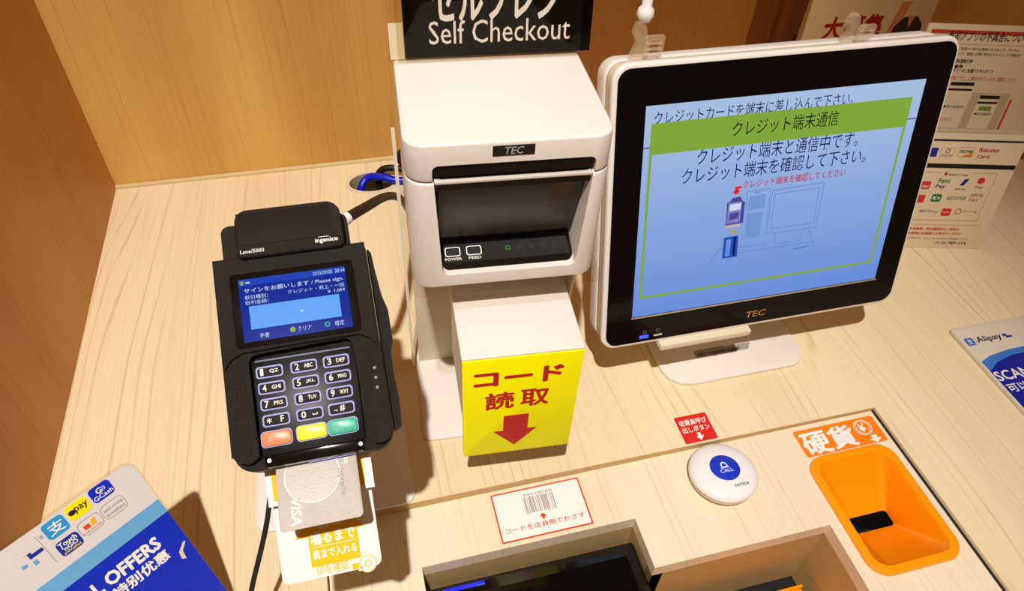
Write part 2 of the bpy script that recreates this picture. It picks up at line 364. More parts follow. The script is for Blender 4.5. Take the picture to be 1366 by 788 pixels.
# barcode sticker on the panel
bx0 = FP.L((662, 693))[0]; bx1 = FP.L((781, 667))[0]; by1 = FP.L((711, 649))[1]; by0 = FP.L((731, 712))[1]
t = sticker('barcode_sticker', FP.mtx(), 'white sticker with red border and a barcode at the edge of the well', bx0, by0, bx1, by1, mat('red_border', (226, 58, 22), .4), .001)
fill('white_field', rrect(bx0 + .0016, by0 + .0016, bx1 - .0016, by1 - .0016, .0005), PAPER, t, .0004)
cxb = (bx0 + bx1) / 2; xb = cxb - .017
random.seed(3); bars = bmesh.new(); x = xb
while x < cxb + .017:
    wbar = random.choice((.0004, .0006, .001)); 
    vs_ = [bars.verts.new((px_, py_, .00045)) for px_, py_ in ((x, by1 - .029), (x + wbar, by1 - .029), (x + wbar, by1 - .0105), (x, by1 - .0105))]; bars.faces.new(vs_)
    x += wbar + random.choice((.0005, .0008, .0012))
o = link('barcode', mesh(bars), GREYINK, t)
text('EM28088', (cxb - .014, by1 - .0095, cxb + .017, by1 - .0065), GREYINK, t, .00045)
fill('arrow_mark', arrow(cxb, by1 - .0345, .008, .0065, False, .4, .6), mat('red_border', (226, 58, 22)), t, .00045)
text('コードを店員側でかざす', (bx0 + .006, by1 - .046, bx1 - .006, by1 - .040), RED, t, .00045, bold=.012)

# call button
cb = on_z((966, 631), .004)
t = thing('call_button', 'round white call button with blue centre straddling the panel seam', 'button', Matrix.Translation((cb.x - .001, cb.y, -.0065)) @ Matrix.Rotation(math.radians(-5), 4, 'X') @ Matrix.Scale(1.06, 4))
link('base_ring', lathe([(0, 0.002), (.0325, 0.002), (.0335, .003), (.0335, .006), (.032, .0072), (0, .0072)]), CREAM, t)
link('dome', lathe([(0, .0072), (.0325, .0072), (.0348, .0088), (.0350, .0112), (.0335, .0138), (.030, .0160), (.024, .0178), (.0185, .0186), (.0, .0190)]), WHITE2, t)
link('blue_disc', lathe([(.0, .01935), (.0148, .0191), (.0153, .0188), (.0153, .0184), (0, .0184)]), mat('blue_disc', (24, 52, 190), .35), t)
BL = mat('pale_blue_ink', (205, 218, 250), .4)
link('bell_mark', prism([(-.0048, -.0008), (.0048, -.0008), (.0036, .001), (.0034, .0038), (.0022, .0058), (0, .0066), (-.0022, .0058), (-.0034, .0038), (-.0036, .001)], .0193, .0195), BL, t)
link('bell_inner', prism([(-.0022, .001), (.0022, .001), (.002, .0036), (0, .005), (-.002, .0036)], .0195, .01955), MATS['blue_disc'], t)
text('CALL', (-.0068, -.0058, .0068, -.002), BL, t, .0195, bold=.03)
text('DAYTECH', (.000, -.0232, .015, -.0202), INK, t, .0184, bold=.03)

# ------------------------------------------------------------------ monitor
MO = Fr((.7705, -.4867, .228), (1, 0, 0), (0, .278, .961))
mon = thing('touch_monitor', 'white touchscreen monitor with black glass front showing a blue notice screen', 'monitor', MO.mtx())
HW, HT, HB = .1855, .1535, -.1525
link('front_frame', prism(rrect(-HW, HB, HW, HT, .017, 8), -.010, 0.0, .003, 3), WHITE, mon)
link('back_shell', prism(rrect(-HW + .002, HB + .002, HW - .002, HT - .002, .016, 8), -.022, -.0102, .001), CREAM, mon)
link('rear_shell', prism(rrect(-HW + .001, HB + .001, HW - .001, HT - .001, .017, 8), -.046, -.0222, .005, 3), WHITE, mon)
link('rear_hump', prism(rrect(-.13, -.12, .13, .10, .02, 6), -.075, -.0462, .006, 3), WHITE, mon)
link('glass_front', prism(rrect(-HW + .0048, HB + .005, HW - .0048, HT - .0045, .013, 8), 0.0, .0012), GLASS_BLK, mon)
sc0 = fr_box(MO, (862.2, 141.2), (1166.6, 369)); SX0, SX1, SY0, SY1 = -.152, .152, -.114, .114
# screen image: bluish background, viewing-angle falloff painted in as brighter towards the top
def screen_mat(name, top, bot, y0, y1, es):
    m = bpy.data.materials.new(name); m.use_nodes = True; nt = m.node_tree; N = nt.nodes; L = nt.links; b = N['Principled BSDF']
    tc = N.new('ShaderNodeTexCoord'); sp = N.new('ShaderNodeSeparateXYZ'); L.new(tc.outputs['Object'], sp.inputs[0])
    r = N.new('ShaderNodeMapRange'); r.inputs['From Min'].default_value = y0; r.inputs['From Max'].default_value = y1; L.new(sp.outputs['Y'], r.inputs['Value'])
    mx = N.new('ShaderNodeMix'); mx.data_type = 'RGBA'; mx.inputs['A'].default_value = (*lin(bot), 1); mx.inputs['B'].default_value = (*lin(top), 1)
    L.new(r.outputs[0], mx.inputs['Factor']); L.new(mx.outputs['Result'], b.inputs['Emission Color']); b.inputs['Emission Strength'].default_value = es
    b.inputs['Base Color'].default_value = (.01, .01, .012, 1); b.inputs['Roughness'].default_value = .25
    MATS[name] = m; return m
def emat(name, rgb, es=.92): 
    if name in MATS: return MATS[name]
    return mat(name, (1, 1, 1), .15, spec=.04, emit=rgb, es=es)
SCR = screen_mat('screen_blue', (176, 204, 240), (98, 146, 232), SY0, SY1, .84)
scr = link('screen', flat([(SX0, SY0), (SX1, SY0), (SX1, SY1), (SX0, SY1)], .0015, .0002), SCR, mon, 'lit screen with Japanese notice about the card terminal')
link('screen_lip', box(SX0 - .001, SY0 - .0022, .0012, SX1 + .001, SY0 - .0006, .0022), CHROME, mon)
Z = .00165
G = emat('screen_green', (134, 172, 62)); D = emat('screen_ink', (28, 30, 110), .7); K = emat('screen_black', (22, 26, 28), .6)
PK = emat('screen_red', (196, 30, 70)); PB = emat('screen_pale', (150, 186, 238)); LB = emat('screen_line', (96, 138, 205)); RDA = emat('screen_arrow', (226, 44, 40))
ptext(MO, 'クレジットカードを端末に差し込んで下さい。', (872, 171), (1138, 136), .0128, D, scr, Z, shear=.0)
g = [MO.L(p, Z) for p in ((868, 166), (1220, 128), (1206, 169), (866.8, 207))]
gx0 = (g[0][0] + g[3][0]) / 2; gx1 = (g[1][0] + g[2][0]) / 2; gy1 = (g[0][1] + g[1][1]) / 2; gy0 = (g[2][1] + g[3][1]) / 2
fill('green_band', [(gx0, gy0), (gx1, gy0), (gx1, gy1), (gx0, gy1)], G, scr, .0018)
yb = (MO.L((850, 398), Z)[1] + MO.L((1160, 352), Z)[1]) / 2; fw = .0028
for q in ((gx0, yb, gx0 + fw, gy0), (gx1 - fw, yb, gx1, gy0), (gx0, yb, gx1, yb + fw)):
    fill('green_frame', [(q[0], q[1]), (q[2], q[1]), (q[2], q[3]), (q[0], q[3])], G, scr, .0018)
for q in ((SX0, gx0), (gx1, SX1)): fill('rule_mark', [(q[0], gy0 + .007), (q[1], gy0 + .007), (q[1], gy0 + .008), (q[0], gy0 + .008)], D, scr, .0018)
ptext(MO, 'クレジット端末通信', (976, 183), (1117, 167), .0155, K, scr, .0021)
ptext(MO, 'クレジット端末と通信中です。', (929, 221), (1143, 195), .0165, D, scr, .0018)
ptext(MO, 'クレジット端末を確認して下さい。', (909, 246), (1153, 217), .0165, D, scr, .0018)
ptext(MO, 'クレジット端末を確認してください', (991, 252), (1127, 234), .0085, PK, scr, .0018, bold=.012)
def spoly(name, pxs, m, z): return fill(name, fr_poly(MO, pxs, z), m, scr, z)
spoly('red_arrow', ((981, 249), (990, 248), (989, 251), (986, 252), (985, 254), (988, 254), (982, 260), (977, 256), (980, 255)), RDA, .0019)
# drawn terminal with card
DT = emat('screen_violet', (78, 74, 150)); DTL = emat('screen_violet_pale', (132, 128, 196)); DW = emat('screen_white', (214, 224, 246)); CB = emat('screen_card', (36, 84, 190)); CB2 = emat('screen_card_pale', (110, 150, 226)); PKP = emat('screen_paper', (206, 178, 172)); YL = emat('screen_gold', (186, 160, 70))
spoly('drawn_reader', ((975, 268), (978, 264), (988, 262), (990, 267), (994, 269), (991, 297), (968, 301), (970, 271)), DT, .0018)
spoly('drawn_reader_face', ((972, 271), (990, 268), (987, 296), (969, 299)), DTL, .0019); spoly('drawn_reader_screen', ((974, 273), (989, 270.5), (988, 279), (973, 282)), DW, .002)
spoly('drawn_reader_keys', ((974, 285), (986, 283), (984, 291), (972, 294)), DT, .002); spoly('drawn_slip', ((968, 301), (988, 298), (987, 302), (967, 305)), PKP, .0019)
spoly('gold_chevron', ((973, 312), (978, 305), (983, 310), (982, 313), (978, 309), (974, 314)), YL, .0019)
spoly('drawn_card', ((966, 317), (985, 314), (983, 342), (963, 345)), CB, .0018); spoly('drawn_card_stripe', ((979, 316), (982, 315.5), (980, 341), (977, 341.5)), D, .0019); spoly('drawn_card_chip', ((969, 320), (975, 319), (973, 341), (967, 342)), CB2, .0019)
# faint drawn register
spoly('drawn_register_panel', ((1000, 262), (1022, 258), (1020, 277), (997, 281)), emat('screen_shade', (118, 156, 220)), .0018); spoly('drawn_register_lower', ((996, 285), (1018, 282), (1013, 315), (993, 318)), emat('screen_shade', (118, 156, 220)), .0018)
spoly('drawn_register_badge', ((1006, 256.5), (1015, 255), (1015, 257), (1006, 258.5)), CB2, .0019)
def line(pxs, wd=.0006, m=LB, z=.0019):
    P2 = [V((*MO.L(p, z),)) for p in pxs]
    for a, b in zip(P2, P2[1:]):
        d = (b - a).normalized(); nn = V((-d.y, d.x)) * wd / 2
        fill('drawn_line', [(a - nn)[:], (b - nn)[:], (b + nn)[:], (a + nn)[:]], m, scr, z)
line(((997, 256), (1028, 251), (1026, 270), (1022, 300))); line(((997, 256), (995, 283)))
line(((1031, 254), (1100, 243), (1088, 303), (1022, 312), (1031, 254))); line(((1034, 259), (1093, 250), (1085, 297), (1028, 305), (1034, 259)))
line(((1033, 312), (1035, 325), (1066, 321), (1072, 307))); line(((1079, 306), (1086, 328))); line(((986, 337), (1084, 322))); line(((964, 329), (947, 349))); line(((985, 330), (1022, 325)))
line(((1058, 332), (1078, 328)), .0016)
# bezel marks
text('TEC', fr_row(MO, (994, 424), (1020, 419), .0075, .0012), GOLD, mon, .0014, bold=.02, shear=.2, name='maker_lettering')
fill('power_light', fr_poly(MO, ((853, 448), (865, 446), (865, 450), (853, 452)), .0014), mat('blue_led2', (20, 20, 200), .3, emit=(70, 90, 255), es=1.5), mon, .0015)
fill('disk_light', fr_poly(MO, ((872, 446), (883, 444), (883, 446.3), (872, 448.3)), .0014), mat('pale_led', (200, 190, 180), .4), mon, .0015)
for q in ((860, 443), (878, 440)):
    c_ = MO.L(q, .0014); ringfill('status_symbol', circ(c_[0], c_[1], .0022, 16), circ(c_[0], c_[1], .0018, 16), GREYINK, mon, .0014)
# stand: lower cradle, neck, foot
inv = MO.mtx().inverted()
def wl(p): return inv @ V(p)
def world_part(name, me, m, par):
    o = link(name, me, m, par); me.transform(par.matrix_world.inverted()); return o
bpy.context.view_layer.update()
world_part('cradle', box(.6535, -.5367, .0735, .7655, -.478, .0820, .0015), CREAM, mon)
for xx in (.6725, .7355): world_part('cradle_screw', prism(circ(xx, .0770, .0018, 12), -.5379, -.5367, axis='y'), CHROME, mon)
world_part('neck', prism([(-.475, .006), (-.40, .006), (-.40, .17), (-.435, .19)], .70, .82, .004, 2, axis='x'), WHITE, mon)
foot = world_part('foot', prism(rrect(.679, -.5412, .8675, -.365, (.032, .026, .01, .01), 7), 0.0003, .0052, .0015, 2), WHITE, mon)
LBF = Fr((0, 0, .0053), (1, 0, 0), (0, 1, 0))
lab = world_part('asset_label', prism([LBF.L(p)[:2] for p in ((929, 477), (998, 465), (1000, 456), (924, 469))], .0052, .0055, smooth=None), mat('label_grey', (158, 152, 140), .4), mon)
bq = [LBF.L(p) for p in ((930, 476), (986, 466.5), (986, 462), (930, 471.5))]; bmb = bmesh.new()
for k in range(40):
    t0 = k / 40; t1 = t0 + random.choice((.006, .012, .017))
    lo_ = lambda t_: V((*bq[0], 0)).lerp(V((*bq[1], 0)), t_); hi_ = lambda t_: V((*bq[3], 0)).lerp(V((*bq[2], 0)), t_)
    bmb.faces.new([bmb.verts.new((p.x, p.y, .0057)) for p in (lo_(t0), lo_(t1), hi_(t1), hi_(t0))])
world_part('asset_label_bars', mesh(bmb), INK, mon)
tq = text('A:PTL 13Mar2 0800700080', (0, 0, .038, .0022), INK, mon, 0)
a_ = LBF.L((929, 469)); tq.data.transform(Matrix.Translation((a_[0], a_[1], .00575))); tq.data.transform(mon.matrix_world.inverted())

# ------------------------------------------------------------------ receipt printer (turned a little clockwise)
YAW = math.radians(-4.5)
PRM = Matrix.Translation((.3825, -.5647, .253)) @ Matrix.Rotation(YAW, 4, 'Z')
pr = thing('receipt_printer', 'white boxy receipt printer with dark paper window on a clear stand', 'printer', PRM)
bpy.context.view_layer.update()
uu = (PRM.to_3x3() @ V((1, 0, 0))); PF = Fr(PRM.translation, uu, (0, 0, 1))      # front plane of the printer: x, z
PW, PH, PD = .1560, .140, .132
ol, ob = PF.L((592, 356)); orr = PF.L((764, 343))[0]; otl, ot = PF.L((583, 222)); otr, ot2 = PF.L((783, 209)); ot = (ot + ot2) / 2; ob = .0135
ol = (ol + otl) / 2 ; orr = (orr + otr) / 2
ol -= .003; orr += .006
sm = (PF.L((583, 243))[1] + PF.L((783, 231))[1]) / 2                                                                # height of the lid seam
lo = [(.001, 0.0), (PW - .001, 0.0)]
def arc(cx, cy, r, a0, a1, n=6): return [(cx + r * math.cos(math.radians(a0 + (a1 - a0) * i / n)), cy + r * math.sin(math.radians(a0 + (a1 - a0) * i / n))) for i in range(n + 1)]
R_ = .010
lower = arc(R_ + .003, R_, R_, 180, 270) + arc(PW - R_ - .003, R_, R_, 270, 360) + [(PW, sm - .0008), (orr + .001, sm - .0008)] + arc(orr - .006 - .003, ob + .006, .006, 0, -90) + arc(ol + .006 + .003, ob + .006, .006, 270, 180) + [(ol - .001, sm - .0008), (0, sm - .0008)]
upper = [(0, sm), (ol - .002, sm)] + arc(ol + .003, ot - .005, .005, 180, 90) + arc(orr - .003, ot - .005, .005, 90, 0) + [(orr + .002, sm), (PW, sm), (PW, PH), (0, PH)]
def boolean_cut(me, cutter):
    o = bpy.data.objects.new('t', me); c = bpy.data.objects.new('c', cutter); COL.objects.link(o); COL.objects.link(c)
    md = o.modifiers.new('b', 'BOOLEAN'); md.object = c; md.operation = 'DIFFERENCE'; md.solver = 'EXACT'
    r = bpy.data.meshes.new_from_object(o.evaluated_get(bpy.context.evaluated_depsgraph_get()))
    bpy.data.objects.remove(o); bpy.data.objects.remove(c)
    r.polygons.foreach_set('use_smooth', [True] * len(r.polygons)); r.set_sharp_from_angle(angle=math.radians(35)); return r
plan = rrect(0, 0, PW, PD, (.016, .016, .004, .004), 8)
cut = arc(orr - .009, ob + .006, .006, 0, -90)[::-1] + [(orr + .001, sm - .0008), (orr + .002, sm)] + arc(orr - .003, ot - .005, .005, 0, 90) + arc(ol + .003, ot - .005, .005, 90, 180) + [(ol - .002, sm), (ol - .001, sm - .0008)] + arc(ol + .009, ob + .006, .006, 180, 270)
link('body', boolean_cut(prism(plan, 0, sm - .0009, .0022, 3), prism(cut, -.02, .095, axis='y')), WHITE, pr)
link('lid', boolean_cut(prism(plan, sm, PH, .0022, 3), prism(cut, -.02, .095, axis='y')), WHITE, pr)
link('lid_core', box(.004, .03, sm - .003, PW - .004, PD - .004, sm + .004), CREAM, pr)
prof = [(.004, ot + .001), (.004, sm + .002), (.010, sm - .001), (.004, sm - .004), (.004, sm - .0105), (.011, sm - .0125), (.013, sm - .014), (.026, ob + .020), (.030, ob + .010), (.010, ob + .0035), (.004, ob - .002), (.09, ob - .002), (.09, ot + .001)]
link('paper_bay', prism(prof, ol - .002, orr + .002, axis='x', smooth=None), BLACKG, pr)
pwn = link('paper_window', prism([(.0129, sm - .0145), (.0255, ob + .0205), (.0262, ob + .0205), (.0136, sm - .0145)], ol + .003, orr - .003, axis='x', smooth=None), GREYP, pr)
pwn.location = (0, -.0008, 0)
link('tear_bar', box(ol - .0005, .0005, sm - .0026, orr + .0005, .006, sm - .0004, .0004), mat('tear_bar', (206, 200, 190), .35), pr)
link('upper_roller_cover', prism([(.0022, sm + .0035), (.0022, sm + .010), (.006, sm + .0125), (.02, sm + .0125), (.02, sm + .0035)], ol + .003, orr - .003, axis='x'), BLACKG, pr)
# sloped control ledge with buttons (its plane in printer coordinates)
le0 = V((ol, .010, ob + .0035)); le1 = V((ol, .030, ob + .010)); lv = (le1 - le0).normalized()
LM = Matrix((V((1, 0, 0)), lv, V((1, 0, 0)).cross(lv))).transposed().to_4x4(); LM.translation = le0 + V((0, 0, 0))
ledge = link('control_ledge', prism([(0.006, .0005), (orr - ol - .006, .0005), (orr - ol - .006, .018), (.006, .018)], 0.0002, .0008), BLACK, pr); ledge.data.transform(LM)
def on_ledge(o): o.data.transform(LM); return o
for k, bx in enumerate((.0135, .0315)):
    on_ledge(ringfill('button_outline', rrect(bx - .0065, .0062, bx + .0065, .0152, .002), rrect(bx - .0057, .007, bx + .0057, .0144, .0016), WINK, ledge, .001))
    on_ledge(link('push_button', prism(rrect(bx - .0056, .0071, bx + .0056, .0143, .0015), .0009, .0014), BLACKM, ledge))
on_ledge(text('POWER', (.0065, .0025, .0205, .0050), WINK, ledge, .001, bold=.02)); on_ledge(text('FEED', (.0265, .0025, .037, .0050), WINK, ledge, .001, bold=.02))
on_ledge(ringfill('status_symbol', circ(.0605, .0105, .0021, 16), circ(.0605, .0105, .0016, 16), mat('green_ink', (60, 150, 80), .4), ledge, .001))
for xx in (.071, .081, .091, .101): on_ledge(ringfill('status_symbol', circ(xx, .0108, .0022, 12), circ(xx, .0108, .0018, 12), mat('dim_ink', (64, 60, 56), .4), ledge, .001))
# TEC badge
bx_ = fr_box(PF, (657, 212), (713, 198)); b1_ = PF.L((657, 211)); b2_ = PF.L((714, 196)); 
bz0, bz1 = sm + .0155, PH - .0035
bz1 = .1365; bz0 = .1285
bo = link('maker_badge', box(b1_[0], -.0004, bz0 - .0006, b2_[0], .003, bz1), BLACKM, pr)
tt = text('TEC', (b1_[0] + .0085, bz0 + .0006, b2_[0] - .0085, bz1 - .0012), mat('silver_ink', (170, 166, 158), .35), bo, 0, bold=.03, shear=.2, name='maker_lettering')
tt.data.transform(Matrix(((1, 0, 0, 0), (0, 0, -1, -.0005), (0, 1, 0, 0), (0, 0, 0, 1))))

# clear acrylic stand carrying the printer
S0 = Matrix.Translation((.3845, -.5647, 0)) @ Matrix.Rotation(YAW, 4, 'Z')
st = thing('printer_stand', 'clear acrylic stand with white foot plate under the receipt printer', 'stand', S0)
link('shelf', prism(rrect(-.002, -.006, PW + .004, PD, .006), .2485, .2515, .0006), CLEAR, st)
link('side_panel', prism([(.122, .0045), (.150, .0045), (.150, .333), (.122, .333)][::-1], -.0085, -.0055, .0004, axis='x'), CLEAR, st)
link('panel_edge', box(-.0086, .1205, .0045, -.0054, .1219, .333), EDGE_CLEAR, st)
link('side_panel', prism([(-.004, .2515), (.13, .2515), (.13, .262), (-.004, .262)][::-1], -.0052, -.0028, .0004, axis='x'), CLEAR, st)
link('bracket', prism([(.05, .0045), (.125, .0045), (.125, .2485), (.02, .2485), (.03, .21)][::-1], PW - .012, PW - .009, .0005, axis='x'), CREAM, st)
link('back_panel', box(.0, PD - .004, .0045, PW, PD - .001, .2485, .0005), CREAM, st)
link('foot_plate', prism(rrect(-.003, .0155, .115, .19, .008), .0003, .0040, .0008), WHITE, st)

# scanner hood with yellow sign
SH = Matrix.Translation((.413, -.6152, .04)) @ Matrix.Rotation(YAW, 4, 'Z')
hd = thing('code_scanner_hood', 'white scanner hood with a bright yellow sign on its front', 'scanner', SH)
HWD = .1055
link('hood', plate_holes([(0.0, .085), (HWD, .085), (HWD, .172), (0, .172)], [[(.003, .086), (HWD - .003, .086), (HWD - .003, .169), (.003, .169)]], .0015, .088, axis='y', smooth=None), WHITE, hd)
link('hood_top', box(-.0006, -.0006, .1718, HWD + .0006, .089, .1742, .0008), WHITE, hd)
link('scan_head', box(.018, .02, .105, HWD - .018, .08, .168, .004), BLACKM, hd)
link('pedestal', box(.025, .085, -.0358, HWD - .025, .115, .150, .003), CREAM, hd)
sg = link('sign_board', prism(rrect(-.0002, .026, HWD + .0002, .1716, (.004, .004, 0, 0)), -.0015, .0012, .0003, axis='y'), YELLOW, hd, 'yellow sign reading code scan with a red down arrow')
SGF = Fr(SH @ V((0, -.0016, 0)), uu, (0, 0, 1))
TY = Matrix(((1, 0, 0, 0), (0, 0, -1, -.0016), (0, 1, 0, 0), (0, 0, 0, 1)))
def sgt(s, bx, bold): 
    o = text(s, bx, RED, sg, .00012, bold=bold); o.data.transform(TY); return o
def sgb(tl, tr_, bl): 
    a = SGF.L(tl); b = SGF.L(tr_); c = SGF.L(bl); return (min(a[0], c[0]), c[1], b[0], (a[1] + b[1]) / 2)
def quad_box(pxs):
    P2 = [SGF.L(p) for p in pxs]; xs = [p[0] for p in P2]; ys = [p[1] for p in P2]
    return ((P2[0][0] + P2[3][0]) / 2, (P2[2][1] + P2[3][1]) / 2, (P2[1][0] + P2[2][0]) / 2, (P2[0][1] + P2[1][1]) / 2)
q = quad_box(((634, 499), (753, 485), (748, 506), (633, 517)))
sgt('コード', q, .085)
q2 = quad_box(((648, 527), (733, 515), (731, 537), (648, 548))); mid = (q2[0] + q2[2]) / 2
sgt('読', (q2[0], q2[1], q2[0] + (q2[2] - q2[0]) * .44, q2[3]), .05); sgt('取', (q2[0] + (q2[2] - q2[0]) * .56, q2[1], q2[2], q2[3]), .05)
q3 = quad_box(((658, 556), (716, 550), (716, 588), (658, 596)))
ao = fill('arrow_mark', arrow((q3[0] + q3[2]) / 2, (q3[1] + q3[3]) / 2, q3[2] - q3[0], q3[3] - q3[1], True, .56, .52), RED, sg, .00025); ao.data.transform(TY)

# self checkout sign standing on the printer back
SC = Fr(PRM @ V((0, .124, PH)), uu, (0, 0.10, 1)); 
ss = thing('self_checkout_sign', 'black Self Checkout sign in a clear holder on top of the printer', 'sign', SC.mtx())
sx0 = SC.L((541, 78))[0]; sx1 = SC.L((786, 70))[0]
link('board', prism([(sx0, .002), (sx1, .002), (sx1, .16), (sx0, .16)], -.0012, .0, .0002), mat('sign_black', (6, 4, 4), .15, spec=.1), ss)
link('holder_front', box(sx0 - .006, .0006, .0008, sx1 - .009, .165, .0026, .0004), CLEAR, ss)
link('holder_back', box(sx0 - .0125, .0006, -.0045, sx1 - .009, .165, -.0025, .0004), CLEAR, ss)
link('holder_foot', box(sx0 - .0125, .0001, -.012, sx1 - .009, .0006, .006), CLEAR, ss)
link('backing_card', box(sx0 - .012, .001, -.0022, sx0 - .0005, .03, -.0014), mat('backing', (222, 206, 170), .5), ss)
ptext(SC, 'Self Checkout', (573, 61), (760, 50), .0185, WINK, ss, .0004)
a_ = SC.L((578, 28))[0]; b_ = SC.L((745, 22))[0]; yb_ = SC.L((620, 27))[1]
text('セルフレジ', (a_, yb_, b_, yb_ + .034), WINK, ss, .0004, bold=.04)

# ------------------------------------------------------------------ card terminal
TH = math.radians(30)
TF = Fr((.2945, -.6137, .304), (1, 0, 0), (0, math.cos(TH), math.sin(TH)))
tm = thing('card_terminal', 'black card payment terminal with keypad and blue screen on a raised mount', 'card terminal', TF.mtx())
bpy.context.view_layer.update()
BX0, BX1, BY0, BY1 = -.054, .0535, -.109, .041
link('body', prism(rrect(BX0, BY0, BX1, BY1, (.014, .012, .003, .004), 6), -.040, -.0075, .004, 3), BLACK, tm)
# side rails of the keypad shield, the shoulder below the screen, and the screen housing
sh_ = [(BX0 + .0006, BY1 - .0006), (BX0 + .0006, -.098)] + arc(BX0 + .010, -.094, .0095, 190, 290, 4) + [(-.036, -.100), (-.0365, -.040)] + arc(-.0305, -.037, .006, 180, 90, 4) + arc(.0285, -.035, .006, 90, 0, 4) + [(.035, -.040), (.0365, -.100)] + arc(BX1 - .010, -.096, .0095, 250, 360, 4) + [(BX1 - .0006, BY1 - .0006)]
link('shield', prism(sh_, -.0076, .0005, .0028, 3), BLACK, tm)
hs_ = [(BX0 + .0016, BY1 - .0014), (BX0 + .0016, -.040)] + [(-.047, -.033), (-.040, -.0295), (0, -.0285), (.040, -.0285), (.047, -.032)] + [(BX1 - .0016, -.040), (BX1 - .0016, BY1 - .0014)]
link('screen_housing', prism(hs_, .0, .0034, .0024, 3), BLACK, tm)
scb = fr_box(TF, (308, 366), (480, 446), .0006)
sb = (-.0425, -.0262, .0425, .0272)
link('screen_bezel', prism(rrect(*sb, .003), .0032, .0042, .0004), BLACKG, tm)
TSX0, TSX1, TSY0, TSY1 = -.0370, .0366, -.0226, .0226
ts = link('screen', flat([(TSX0, TSY0), (TSX1, TSY0), (TSX1, TSY1), (TSX0, TSY1)], .0044, .0001), emat('term_blue', (22, 48, 164), .8), tm, 'blue lit screen asking for a signature')
TB = emat('term_pale', (206, 222, 255), .9); TP = emat('term_sky', (104, 172, 250), .95); TL_ = emat('term_band', (36, 74, 196), .85); TG = emat('term_green', (150, 196, 90), .8); TC = emat('term_teal', (60, 200, 170), .8)
tz = .00455
fill('title_bar', [(TSX0, TSY1 - .0048), (TSX1, TSY1 - .0048), (TSX1, TSY1), (TSX0, TSY1)], TL_, ts, tz)
text('2023/09/20', (.014, TSY1 - .0040, .0275, TSY1 - .0014), TB, ts, .0047); text('20:14', (.0295, TSY1 - .0040, .0362, TSY1 - .0014), TB, ts, .0047, bold=.02)
fill('status_icon', arrow(-.0345, TSY1 - .0025, .004, .003, False), TG, ts, .0047); fill('status_icon', rrect(-.0320, TSY1 - .0033, -.0292, TSY1 - .0022, .0004), TB, ts, .0047)
text('サインをお願いします / Please sign.', (TSX0 + .0035, TSY1 - .0108, TSX1 - .002, TSY1 - .0070), TB, ts, tz, bold=.01)
text('取引種別：', (TSX0 + .0035, TSY1 - .0150, TSX0 + .019, TSY1 - .0120), TB, ts, tz); text('取引金額：', (TSX0 + .0035, TSY1 - .0188, TSX0 + .019, TSY1 - .0158), TB, ts, tz)
text('クレジット・売上・一括', (-.0045, TSY1 - .0150, TSX1 - .002, TSY1 - .0120), TB, ts, tz); text('￥ 1,054', (.0225, TSY1 - .0186, TSX1 - .002, TSY1 - .0160), TB, ts, tz, bold=.01)
fill('signature_field', [(-.0315, -.0140), (.0300, -.0140), (.0300, .0026), (-.0315, .0026)], TP, ts, tz); 
fill('pen_mark', circ(.0035, -.0058, .0009, 10), TB, ts, .0047)
fill('clear_icon', circ(-.0042, -.0182, .0019, 18), TG, ts, tz); text('クリア', (-.0008, -.0200, .0085, -.0167), TB, ts, tz)
ringfill('enter_icon', circ(.0195, -.0182, .0019, 18), circ(.0195, -.0182, .0010, 18), TC, ts, tz); text('確定', (.0245, -.0202, .0310, -.0166), TB, ts, tz); text('手書', (-.0265, -.0208, -.0200, -.0175), TB, ts, tz)
# keypad
kp = link('keypad_panel', prism([(-.0352, -.101), (.034, -.101), (.0355, -.0335), (-.0358, -.0335)], -.0078, -.0046, .0012), mat('keypad_black', (14, 13, 13), .38, spec=.25), tm)
link('keypad_light_strip', box(-.033, -.0358, -.0047, .032, -.0345, -.0038), mat('keypad_blue', (20, 26, 70), .35, spec=.2), tm)
KEYB = mat('key_rim', (160, 162, 214), .5, spec=.2); KEYC = mat('key_cap', (36, 33, 30), .6, spec=.15)
rows = (('1', 'QZ', '2', 'ABC', '3', 'DEF'), ('4', 'GHI', '5', 'JKL', '6', 'MNO'), ('7', 'PRS', '8', 'TUV', '9', 'WXY'), ('*', 'F', '0', '␣', '.,', '#'))
KX = (-.0240, -.0008, .0214); KYT, KYB = -.0435, -.0772
kw, kh = .0092, .0043
rim_me = prism(rrect(-kw, -kh, kw, kh, .0022), 0, .0012, .0005); cap_me = prism(rrect(-kw + .0012, -kh + .0011, kw - .0012, kh - .0013, .0016), .0010, .0019, .0004)
rim_me.materials.append(KEYB); cap_me.materials.append(KEYC)
